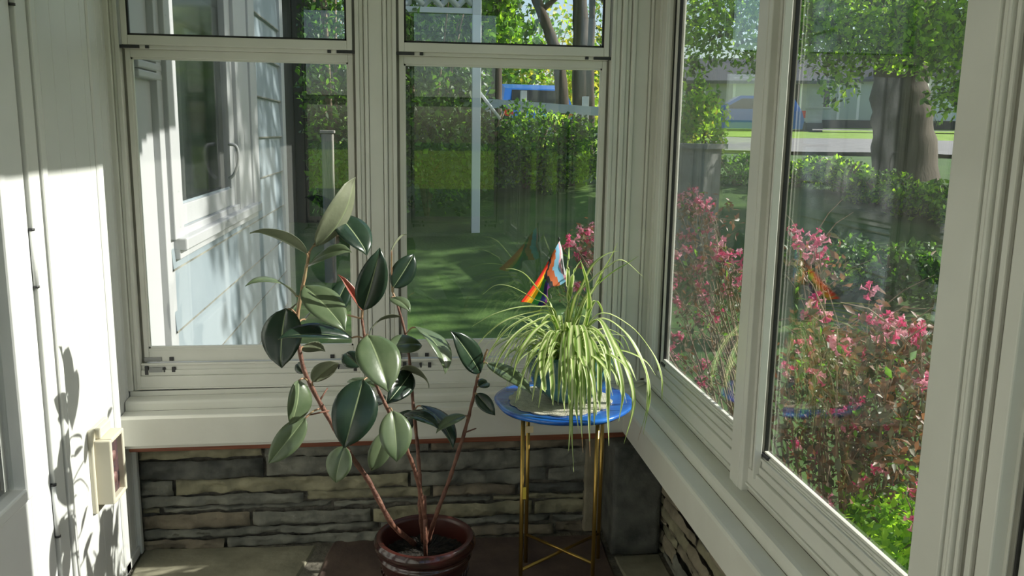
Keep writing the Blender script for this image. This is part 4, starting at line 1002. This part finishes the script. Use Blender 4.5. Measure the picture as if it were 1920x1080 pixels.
# ---- the big street tree
bt = far(1693, 290, 14.4); bt.z = ground_z(bt.x, bt.y)
def bp(px, py, r): return far(px, py, r)
bl = []
for (px, py, r, rx, rz) in ((1560, 30, 12.5, 1.0, .55), (1640, 40, 12, 1.0, .5), (1720, 60, 12, .9, .55), (1790, 40, 11.5, 1.0, .6), (1850, 90, 11.5, .9, .6), (1560, 90, 12, .55, .5), (1575, 150, 12, .32, .4), (1530, 60, 12, .5, .5), (1680, 90, 12.3, .8, .35),
                            (1800, 165, 11.3, .42, .26), (1770, 195, 11.0, .25, .22), (1500, 0, 11, .8, .5), (1400, -10, 11, .9, .5), (1330, 20, 11.5, .7, .5), (1390, 60, 11.5, .6, .5), (1300, 70, 11.5, .5, .5), (1420, 110, 11.5, .35, .3), (1300, 130, 11.8, .25, .3), (1900, 30, 11, 1.2, .8)):
    c = bp(px, py, r); bl.append((c.x, c.y, c.z, rx, rx, rz))
crown = []
for i in range(16):
    a = random.uniform(0, 6.28); rr = random.uniform(.5, 4.2); crown.append((bt.x + math.cos(a) * rr, bt.y + math.sin(a) * rr * .8, random.uniform(6.2, 10.0), 1.5, 1.5, 1.0))
e = tree('big_street_tree', bt, [bt + Vector((0, 0, -.4)), bp(1693, 250, 14.4), bp(1692, 180, 14.4), bp(1697, 100, 14.4), bp(1704, 20, 14.4), bp(1710, -120, 14.4), bp(1716, -330, 14.4)], .47,
     [([bp(1700, 80, 14.4), bp(1640, 10, 13.6), bp(1540, 0, 12.6), bp(1480, -20, 12)], .10), ([bp(1704, 60, 14.4), bp(1760, 20, 13.4), bp(1830, 60, 12)], .09), ([bp(1705, 20, 14.4), bp(1600, -120, 13.8), bp(1480, -160, 13)], .14), ([bp(1708, -40, 14.4), bp(1850, -160, 13)], .14)],
     crown, 5000, .16, [L_MID, L_BRIGHT, L_DARK], 'big tree with a wide dark trunk standing before the street', weights=[.45, .3, .25])
leaf_cloud('low_foliage', bl, 15000, .085, [L_MID, L_BRIGHT, L_DARK], e, weights=[.38, .44, .18])['kind'] = 'stuff'
# a second tall tree to the right of the porch: its crown dapples the house wall
t2 = Vector((9.2, 6.4, 0)); t2.z = ground_z(9.2, 6.4)
cr2 = []
for i in range(64):
    cr2.append((random.uniform(7.2, 10.2), random.uniform(3.95, 7.3), random.uniform(5.0, 9.0), .6, .45, .45))
tree('shade_tree', t2, [t2 + Vector((0, 0, -.3)), t2 + Vector((0, .1, 2)), t2 + Vector((-.1, 0, 4.5)), t2 + Vector((-.3, -.1, 7.5))], .22, [([t2 + Vector((-.1, 0, 4.5)), Vector((8.0, 5.6, 7.2))], .08), ([t2 + Vector((-.1, 0, 4.8)), Vector((9.8, 7.0, 7.4))], .08)],
     cr2, 7000, .15, [L_MID, L_BRIGHT], 'tree outside the frame on the right that shades the lawn', weights=[.6, .4])

t3 = Vector((11.2, 9.2, 0)); t3.z = ground_z(11.2, 9.2)
cr3 = []
for i in range(40):
    cr3.append((random.uniform(9.9, 12.2), random.uniform(7.8, 10.0), random.uniform(3.8, 8.2), .75, .6, .55))
tree('shade_tree', t3, [t3 + Vector((0, 0, -.3)), t3 + Vector((0, .1, 1.5)), t3 + Vector((-.1, 0, 3.5)), t3 + Vector((-.3, -.1, 5.5))], .18, [([t3 + Vector((0, 0, 2)), t3 + Vector((-.8, -.5, 4.4))], .07), ([t3 + Vector((0, 0, 2)), t3 + Vector((.8, .6, 4.6))], .07)],
     cr3, 9000, .17, [L_MID, L_DARK], 'broad low tree outside the frame that keeps the lawn in shade', weights=[.6, .4])
t4 = Vector((6.5, -4.5, -.32))  # unseen tree behind the camera, added to hold back sky light
tree('rear_blocker_tree', t4, [t4 + Vector((0, 0, -.3)), t4 + Vector((0, .1, 1.5)), t4 + Vector((-.1, 0, 3.5)), t4 + Vector((-.3, -.1, 5.5))], .2, [([t4 + Vector((0, 0, 2)), t4 + Vector((-1, 1, 3.6))], .07)],
     [(random.uniform(5, 8), random.uniform(-7.0, -2.7), random.uniform(.8, 6.5), .8, .7, .6) for i in range(44)], 9000, .18, [L_MID, L_DARK], 'leafy unseen tree added behind the camera to block sky light', weights=[.6, .4])
for q, (yy, lab) in enumerate(((-4.2, 'dense unseen tree added to block sky light, nearest the street corner'), (.6, 'dense unseen tree added to block sky light, in the middle of its row'), (5.2, 'dense unseen tree added to block sky light, beside the shaded lawn'))):
    t5 = Vector((16.5, yy, 0)); t5.z = ground_z(16.5, yy)  # unseen tree row, added to keep sky light off the left wall
    tree('side_blocker_tree', t5, [t5 + Vector((0, 0, -.3)), t5 + Vector((.1, 0, 1.5)), t5 + Vector((0, .1, 3.5)), t5 + Vector((.1, 0, 4.6))], .2, [([t5 + Vector((0, 0, 2)), t5 + Vector((-.5, 1, 3.6))], .07)],
         [(random.uniform(15.6, 17.6), yy + random.uniform(-1.5, 1.5), t5.z + random.uniform(.5, 4.9), .8, .8, .7) for i in range(34)], 6500, .22, [L_MID, L_DARK], lab, weights=[.5, .5], group='row of unseen trees added to block sky light')

sb = Vector((3.5, 2.75, -.32))  # unseen shrub, added to keep the pink bush in shade
e = empty('shade_shrub', sb, 'rounded shrub outside the frame added to shade the pink bush', 'shrub')
leaf_cloud('foliage', [(random.uniform(3.1, 3.9), random.uniform(2.05, 3.5), random.uniform(.2, 1.55), .32, .3, .3) for i in range(34)], 5200, .07, [L_MID, L_DARK], e)['kind'] = 'stuff'
mb = MB()
for i in range(6): a = random.uniform(0, 6.28); mb.tube([sb, sb + Vector((math.cos(a) * .2, math.sin(a) * .35, 1)), sb + Vector((math.cos(a) * .35, math.sin(a) * .6, 1.8))], [.03, .02, .008], 0, 6)
mb.build('stem', TWIG, e)

# ---- shrubs, wall and greenery right of the porch
cw0, cw1 = far(1262, 276, 9.5), far(1338, 280, 9.2)
mb = MB(); zt = (cw0.z + cw1.z) / 2; d = Vector((cw1.x - cw0.x, cw1.y - cw0.y, 0)).normalized(); q = Vector((-d.y, d.x, 0)) * .15; a_, b_ = cw0 - d * .05, cw1
pts = [a_ - q, b_ - q, b_ + q, a_ + q]
mb.prism([(v.x, v.y) for v in pts], ground_z(cw1.x, cw1.y) - .5, zt); pts2 = [a_ - q * 1.25, b_ - q * 1.25 + d * .05, b_ + q * 1.25 + d * .05, a_ + q * 1.25]; mb.prism([(v.x, v.y) for v in pts2], zt - .002, zt + .05)
tag(mb.build('garden_wall', mat('grey_concrete', (.20, .20, .19), .9, (.28, .28, .27), 8, bump=.3)), 'low grey concrete garden wall below the bright green bush', 'wall')
shrub('lime_bush', 1300, 13.0, 1.5, .62, 3600, .085, [L_BRIGHT, L_MID, L_YEL], 'bright green upright bush behind the concrete garden wall', weights=[.6, .25, .15], k=12)
shrub('low_border_shrub', 1385, 12.5, .42, .55, 1500, .07, [L_MID, L_DARK], 'low green border plant right of the concrete wall')
for i, (px, r, h, lab) in enumerate(((1500, 12.5, .46, 'low green border shrub left of the big trunk'), (1580, 12.0, .45, 'low border shrub with dark leaves just left of the big trunk foot'), (1660, 11.6, .42, 'low border shrub at the foot of the big trunk'),
                                   (1745, 11.2, .45, 'low border shrub just right of the big trunk foot'), (1815, 10.8, .52, 'bright border shrub beside the right window post'), (1890, 10.5, .5, 'border shrub seen past the right window post'))):
    shrub('border_shrub', px, r, h, .55, 1800, .075, [L_MID, L_DARK, L_BRIGHT], lab, weights=[.45, .3, .25], group=None)
shrub('low_hedge', 1690, 8.6, .55, .8, 2600, .075, [L_DARK, L_MID], 'dark low shrub on the slope below the big tree', weights=[.7, .3])
shrub('low_hedge', 1590, 8.8, .5, .8, 2400, .075, [L_DARK, L_MID], 'dark low shrub on the slope left of the big tree', weights=[.7, .3])

# ---- pink flowering bush right outside the windows
FLW = []
Z6 = [(130,110),(160,75),(210,50),(240,90),(200,120),(280,120),(240,150),(310,200),(125,270),(200,265),(270,255),(345,320),(365,380),(400,380),(345,370),(460,400),(130,360),(180,345),(220,450),(265,435),(140,490),(105,520),(250,540),(390,550),(405,480),(455,485),(130,600),(140,645),(270,590),(250,700),(325,680),(140,780),(100,850),(120,890),(250,930),(260,1020),(285,920),
      (735,260),(770,310),(820,290),(850,320),(830,350),(855,400),(1110,555),(845,600),(800,680),(885,680),(770,825),(945,820),(1000,795),(1055,870),(840,890),(690,950),(840,985),(1110,690),(1160,700),(1230,690),(1180,770),(1240,750),(1310,750),(1365,750),(1335,800),(1355,835),(1440,950),(1380,1000),(1430,1040)]
Z2 = [(905,175),(940,260),(1040,200),(1055,270),(1020,330),(1210,310),(735,415),(835,470),(1055,590),(1145,480),(1150,530),(1245,580),(1350,640),(880,700),(950,830),(1330,800),(1405,845),(1390,960),(1340,880),(1380,80)]
pix = [(1220 + x / 2.7, 340 + y / 2.7) for x, y in Z6] + [(1220 + x / 2.7, 680 + y / 2.7) for x, y in Z2]
fp = []
for x, y in pix:
    big = y < 640 and x < 1420
    fp.append(atx(x, y, random.uniform(1.25, 1.75) if not big else random.uniform(1.35, 1.75)))
for x, y in ((1090, 430), (1072, 452), (1106, 446), (1086, 474), (1102, 492), (1112, 424), (1080, 540)): fp.append(at(x, y, 3.75 + random.uniform(0, .25)))
WB = Vector((1.75, 2.75, -.32))
wg = empty('flowering_shrub', WB, 'large shrub covered in pink blossoms right outside the corner windows', 'shrub')
def flower_mesh(seed):
    rnd = random.Random(seed); mb = MB()
    for k in range(9):
        d = Vector((rnd.gauss(0, 1), rnd.gauss(0, 1), rnd.gauss(0, .8))).normalized(); c = d * rnd.uniform(.012, .040); u = d.orthogonal().normalized(); w = d.cross(u); mi = 0 if rnd.random() < .72 else 1
        L_ = rnd.uniform(.016, .024)
        mb.tube([c - d * L_, c, ], [.002, .0045], mi, 6, False)
        for p in range(5):
            an = 2 * math.pi * p / 5; e1 = u * math.cos(an) + w * math.sin(an); e2 = u * math.cos(an + .62) + w * math.sin(an + .62); e0 = u * math.cos(an - .62) + w * math.sin(an - .62)
            mb.add([c + e0 * .004, c + e2 * .004, c + e2 * .010 + d * .006, c + e1 * .015 + d * .007, c + e0 * .010 + d * .006], [(0, 1, 2, 3, 4)], mi)
    me = bpy.data.meshes.new('flower_cluster'); me.from_pydata(mb.v, [], mb.f); me.materials.append(PINK); me.materials.append(PINKL); me.polygons.foreach_set('material_index', mb.m); me.update(); return me
FM = [flower_mesh(s) for s in range(5)]
for i, p in enumerate(fp[:100]):
    o = bpy.data.objects.new('flower_cluster', FM[i % 5]); o.location = p; o.rotation_euler = (random.uniform(0, 3), random.uniform(0, 3), random.uniform(0, 6)); s = random.uniform(.65, 1.0) * min(1.25, .35 + p.y / 3.6); o.scale = (s, s, s); COL.objects.link(o); link_local(o, wg)
mb = MB(); twl = []
for p in fp:
    b = Vector((WB.x + (p.x - WB.x) * .25 + random.uniform(-.1, .1), WB.y + (p.y - WB.y) * .55 + random.uniform(-.1, .1), -.35)); m_ = b.lerp(p, .5) + Vector((random.uniform(-.08, .08), random.uniform(-.08, .08), .12))
    Q = catmull([b, m_, p], 5); mb.tube(Q, [.007 - .0055 * i / len(Q) for i in range(len(Q))], 0, 5, False)
    for k in range(5): twl.append(Q[random.randrange(4, len(Q))])
for p in twl:
    q = p + Vector((random.gauss(0, .08), random.gauss(0, .08), random.uniform(.02, .16))); q.x = max(q.x, 1.16); mb.tube([p, p.lerp(q, .5) + Vector((0, 0, .02)), q], [.003, .002, .001], 0, 4, False); 
o = mb.build('branch', TWIG, wg); o['kind'] = 'stuff'
def in_bush(px, py, X, r): c = atx(px, py, X); return (c.x, c.y, c.z, r, r, r)
dense = [in_bush(*q) for q in ((1500, 720, 1.55, .20), (1560, 760, 1.5, .2), (1620, 720, 1.6, .2), (1680, 760, 1.5, .2), (1720, 780, 1.5, .18), (1520, 830, 1.45, .16), (1600, 850, 1.45, .18), (1680, 860, 1.4, .18), (1460, 760, 1.6, .16), (1640, 800, 1.5, .2), (1740, 840, 1.35, .14), (1560, 680, 1.7, .2), (1660, 680, 1.7, .2))]
bsp = [(p.x + random.uniform(-.05, .1), p.y + random.uniform(-.08, .08), p.z - .06, .11, .11, .11) for p in fp]
o = leaf_cloud('foliage', dense + dense + bsp, 6000, .036, [L_OLIVE, L_BRONZE, L_MID], wg, weights=[.46, .48, .06], elong=2.1); o['kind'] = 'stuff'
# green low shrubs under it
gs = empty('boxwood_shrub', (1.45, 1.55, -.33), 'low bright green shrub at the lower right outside the windows', 'shrub')
leaf_cloud('foliage', [in_bush(*q) for q in ((1640, 985, 1.35, .10), (1700, 1010, 1.32, .11), (1690, 960, 1.4, .08), (1720, 1060, 1.3, .12), (1610, 960, 1.45, .08), (1660, 1070, 1.3, .1))], 1500, .032, [L_BRIGHT, L_MID], gs, weights=[.6, .4])['kind'] = 'stuff'
mb = MB()
for i in range(9): a = random.uniform(0, 6.28); mb.tube([(1.45, 1.6, -.35), (1.38 + .10 * math.cos(a), 1.6 + .18 * math.sin(a), .1), (1.36 + .1 * math.cos(a), 1.6 + .25 * math.sin(a), .45)], [.008, .006, .002], 0, 5)
mb.build('stem', TWIG, gs)
g2 = empty('boxwood_shrub', (1.75, 1.25, -.33), 'bright yellow green shrub outside the pane past the right post', 'shrub')
leaf_cloud('foliage', [in_bush(*q) for q in ((1905, 900, 1.5, .14), (1900, 1000, 1.45, .16), (1930, 950, 1.5, .18), (1940, 1060, 1.45, .18))], 1600, .036, [L_BRIGHT, L_YEL], g2, weights=[.75, .25])['kind'] = 'stuff'
mb = MB()
for i in range(9): a = random.uniform(0, 6.28); mb.tube([(1.75, 1.25, -.35), (1.6 + .10 * math.cos(a), 1.22 + .1 * math.sin(a), .2), (1.5 + .1 * math.cos(a), 1.2 + .12 * math.sin(a), .6)], [.008, .006, .002], 0, 5)
mb.build('stem', TWIG, g2)

GROUPS = {'hedge_shrub': 'hedge shrubs along the white fence', 'border_shrub': 'border shrubs along the street', 'low_hedge': 'dark shrubs on the slope', 'far_thicket': 'thickets in the far background',
          'yellow_shrub': 'yellow green shrubs in the far background', 'boxwood_shrub': 'bright green shrubs outside the right windows', 'car': 'parked blue cars', 'neighbour_house': 'houses across the street', 'shade_tree': 'trees right of the porch'}
for o in COL.objects:
    g = GROUPS.get(o.name.split('.')[0])
    if g and o.parent is None and 'label' in o: o['group'] = g
# ================================================================== LIGHT, WORLD, CAMERA
sun_dir = Vector((1, -.01, .60)).normalized()
sl = bpy.data.lights.new('sun', 'SUN'); sl.energy = 5.2; sl.angle = R(.53); sl.color = (1, .955, .88)
so = bpy.data.objects.new('sun', sl); COL.objects.link(so); so.rotation_euler = sun_dir.to_track_quat('Z', 'Y').to_euler(); so.location = (8, 0, 8)
w = bpy.data.worlds.new('sky'); scene.world = w; w.use_nodes = True; nt = w.node_tree
sk = nt.nodes.new('ShaderNodeTexSky'); sk.sky_type = 'NISHITA'; sk.sun_disc = False; sk.sun_elevation = math.asin(sun_dir.z); sk.sun_rotation = math.atan2(sun_dir.x, sun_dir.y); sk.air_density = 1.0; sk.dust_density = 1.5
bgn = nt.nodes['Background']; nt.links.new(sk.outputs[0], bgn.inputs[0]); bgn.inputs[1].default_value = .13
cd = bpy.data.cameras.new('camera'); cd.sensor_width = 36; cd.lens = F * 36 / 1920; cd.clip_start = .02; cd.clip_end = 500
co = bpy.data.objects.new('camera', cd); COL.objects.link(co)
rx, ry, rz = M3[0], -M3[1], -M3[2]
co.matrix_world = Matrix(((rx[0], ry[0], rz[0], CAM.x), (rx[1], ry[1], rz[1], CAM.y), (rx[2], ry[2], rz[2], CAM.z), (0, 0, 0, 1)))
scene.camera = co
vs_ = scene.view_settings; vs_.view_transform = 'Standard'; vs_.look = 'None'; vs_.gamma = 1; vs_.use_curve_mapping = False; vs_.exposure = 0.72
scene.cycles.transparent_max_bounces = 16
